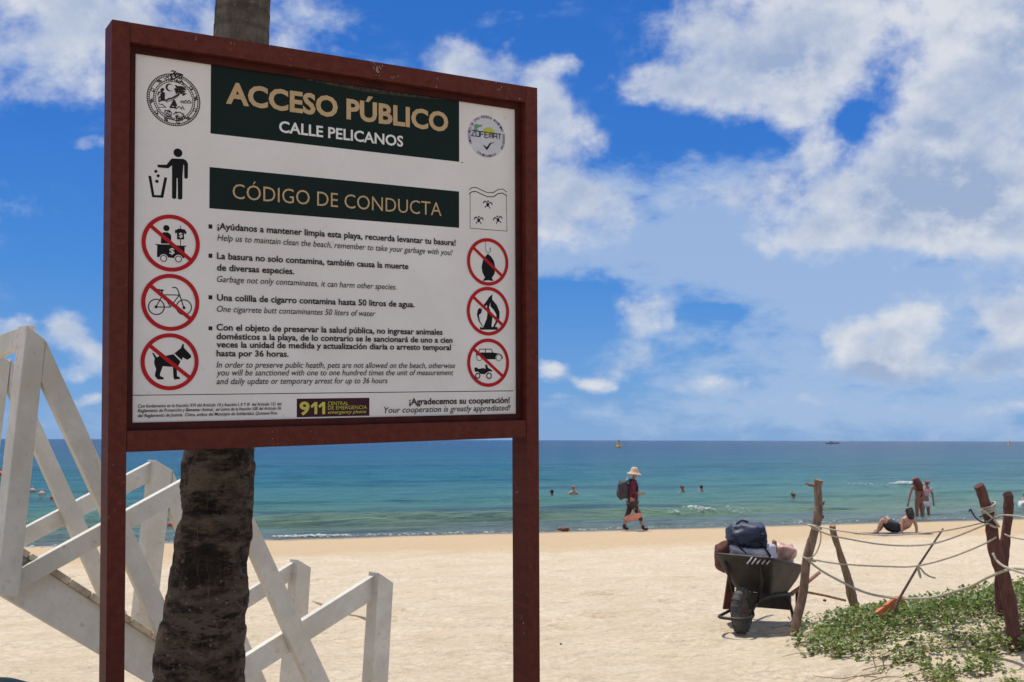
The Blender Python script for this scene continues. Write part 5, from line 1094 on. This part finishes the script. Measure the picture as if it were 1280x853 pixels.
# 6 swimmers
SWM = [(690, 619, .02, SK2, 'lone dark head of the swimmer nearest the notice board post', .0), (717, 618.5, .22, SK3, 'bare shouldered swimmer standing chest deep, second from the board post', .0), (853, 614, .07, SK2, 'swimmer right of the walking person, left one of a close pair', .3), (877, 613.5, .05, SK1, 'swimmer right of the walking person, right one of a close pair', -.4), (992, 622, .0, SK2, 'single swimmer low in the water above the tall crooked stake', .5)]
for i, (px, py, up, smt, lab, yaw) in enumerate(SWM):
    q = on_sea(px, py); Wn = thing('person', lab, 'swimmer', (q.x, q.y, SEA_Z + up), yaw, 'people swimming offshore')
    V = dict(che=(0, 0, -.45, .15), ub=(0, 0, -.12, .12), nk=(0, 0, 0, .05), sl=(-.19, 0, -.13, .06), el=(-.30, -.1, -.36, .045), wl_=(-.28, -.3, -.42, .03), sr=(.19, 0, -.13, .06), er=(.30, -.1, -.36, .045), wr=(.28, -.3, -.42, .03)); E = chain('che', 'ub', 'nk') + chain('ub', 'sl', 'el', 'wl_') + chain('ub', 'sr', 'er', 'wr')
    head(V, E, 'nk', (0, -.01, .13), (0, 1, 0) if i in (0, 3) else (.5, -.8, 0)); hand(V, E, 'wl_', 'h1', (0, -1, -.1)); hand(V, E, 'wr', 'h2', (0, -1, -.1)); skin('body', V, E, smt, Wn, 1)
    skin('hair', dict(a=(0, .0, .23, .088), b=(0, -.04 if i in (0, 3) else .04, .16, .105), c=(0, -.05 if i in (0, 3) else .05, .05, .07)), chain('a', 'b', 'c'), HAIRD, Wn, 1)

# ------------------------------------------------------------ buoys, far boats, small things
M_BUOYR, M_BUOYY, M_BUOYP = simple('orange_red_buoy', (.55, .06, .03), .5), simple('yellow_buoy', (.60, .34, .04), .5), simple('faded_pink_buoy', (.55, .30, .25), .6)
def ball_buoy(px, py, r, mat, lab):
    q = on_sea(px, py); o = thing('buoy', lab, 'buoy', q, 0, 'float buoys of the swimming line'); mb = MB(); mb.ball((0, 0, r * .35), (r, r, r * .92), 16, 10); mb.tube([(0, 0, r * 1.1), (0, 0, r * 1.45)], r * .2, 8); mb.build('float', mat, o, True)
    mb = MB(); mb.tube([(r * .2 * math.cos(a), 0, r * 1.55 + r * .2 * math.sin(a)) for a in [2 * math.pi * i / 10 for i in range(10)]], r * .06, 5, closed=True); mb.build('ring', mat, o, True)
ball_buoy(214.5, 659, .13, M_BUOYR, 'round red buoy seen just left of the palm trunk'); ball_buoy(66, 623.5, .11, M_BUOYR, 'small dark red buoy against the white brace of the far railing')
ball_buoy(52, 619.5, .16, M_BUOYP, 'larger faded pink buoy between the first post and the brace'); ball_buoy(40.5, 615, .14, M_BUOYP, 'smaller pale buoy just right of the first white post')
ball_buoy(1.5, 595, .26, M_BUOYR, 'red buoy cut by the left picture edge'); ball_buoy(5.5, 598, .22, M_BUOYP, 'dull pink buoy touching the left side of the first white post')
def nav_buoy(px, py, lab, h):
    q = on_sea(px, py); o = thing('marker_buoy', lab, 'marker buoy', q, 0, 'yellow marker buoys far out'); mb = MB(); mb.lathe([(0, -.2), (h * .36, -.2), (h * .38, .12 * h), (h * .30, .2 * h), (0, .2 * h)], n=16); mb.build('float', M_BUOYY, o)
    mb = MB(); mb.lathe([(h * .26, .2 * h), (h * .09, .72 * h), (0, .72 * h)], n=10); mb.build('tower', M_BUOYY, o); mb = MB(); mb.ball((0, 0, .84 * h), h * .11, 10, 8); mb.build('top_mark', M_BUOYY, o, True)
nav_buoy(773.5, 559.3, 'yellow marker buoy on the horizon above the walking person', 3.0); nav_buoy(1262, 556.5, 'small yellow marker buoy on the horizon near the right edge', 3.0)
q = on_sea(1040, 555.5); bo = thing('boat', 'tiny dark motor boat far out near the horizon', 'boat', q)
M_HULL = simple('grey_hull', (.12, .13, .15), .5); mb = MB(); mb.prism([(-4.6, -1, .3), (4.6, -1, .3), (5.4, -1, 1.3), (-4.6, -1, 1.1)], (0, 2, 0)); mb.build('hull', M_HULL, bo, bevel=.1)
mb = MB(); mb.prism([(-2.2, -.8, 1.12), (.8, -.8, 1.12), (.3, -.8, 2.5), (-2.2, -.8, 2.5)], (0, 1.6, 0)); mb.build('cabin', simple('white_cabin', (.55, .56, .58), .5), bo, bevel=.05)
g = on_ground(707, 665); mb = MB(); rw = random.Random(9)
for i in range(9): mb.ball((rw.gauss(0, .07), rw.gauss(0, .05), .04 + .07 * rw.random()), (.07, .05, .04), 8, 6, 0, .5, i)
o = mb.build('seaweed_clump', simple('brown_seaweed', (.20, .10, .04), .8, .4, 20), None, True); o.location = g; tag(o, 'small brown clump of seaweed at the waterline left of the walker', 'seaweed')
def ground_twig(pts, r, lab):
    P = [on_ground(x, y) + Vector((0, 0, r * 1.4)) for x, y in pts]; mb = MB(); mb.tube(smooth(P, 4), r, 6, wob=.15); o = mb.build('twig', stake_mat('dry_twig', (.33, .21, .12), (.5, .36, .24))); tag(o, lab, 'twig')
ground_twig([(391, 755), (402, 758), (410, 763)], .014, 'short reddish twig on the sand between the white railing posts'); ground_twig([(434, 770), (446, 772), (456, 774), (467, 778)], .010, 'thin pale twig on the sand left of the last railing post'); ground_twig([(508, 791), (516, 793), (525, 794)], .010, 'thin twig lying on open sand right of the last railing post')
rs_ = random.Random(4)
for px, py, s_ in ((1031, 752, .020), (779, 695, .012), (701, 806, .010), (857, 788, .008)):
    q = on_ground(px, py); mb = MB(); mb.ball((0, 0, s_ * .5), (s_, s_, s_ * .7), 10, 7, 0, .35, px); o = mb.build('pebble', simple('dark_pebble', (.06, .045, .035), .8), None, True); o.location = q
    tag(o, {1031: 'dark pebble on the sand between the two left stakes', 779: 'dark fleck of debris on the sand below the walker', 701: 'tiny dark pebble on the sand right of the board post', 857: 'tiny dark fleck left of the wheelbarrow wheel'}[px], 'pebble')
bn = at(0, 866, 2.3); BIN = thing('litter_bin', 'rounded dark green bin lid just showing in the bottom left corner', 'bin', (bn.x - .02, 2.3, ground_z(bn.x, 2.3)))
M_BIN = simple('dark_green_plastic', (.022, .05, .02), .45, .2, 6); zt = at(12, 848.5, 2.3).z - BIN.location.z
mb = MB(); mb.lathe([(0, 0), (.17, 0), (.2, .02), (.235, zt - .21), (.235, zt - .2)], n=32); mb.build('body', M_BIN, BIN, True)
mb = MB(); mb.lathe([(.25, zt - .2), (.255, zt - .17), (.225, zt - .125), (.16, zt - .065), (.10, zt - .028), (.05, zt - .008), (.02, zt - .001), (0, zt)], n=32); mb.build('lid', M_BIN, BIN, True)
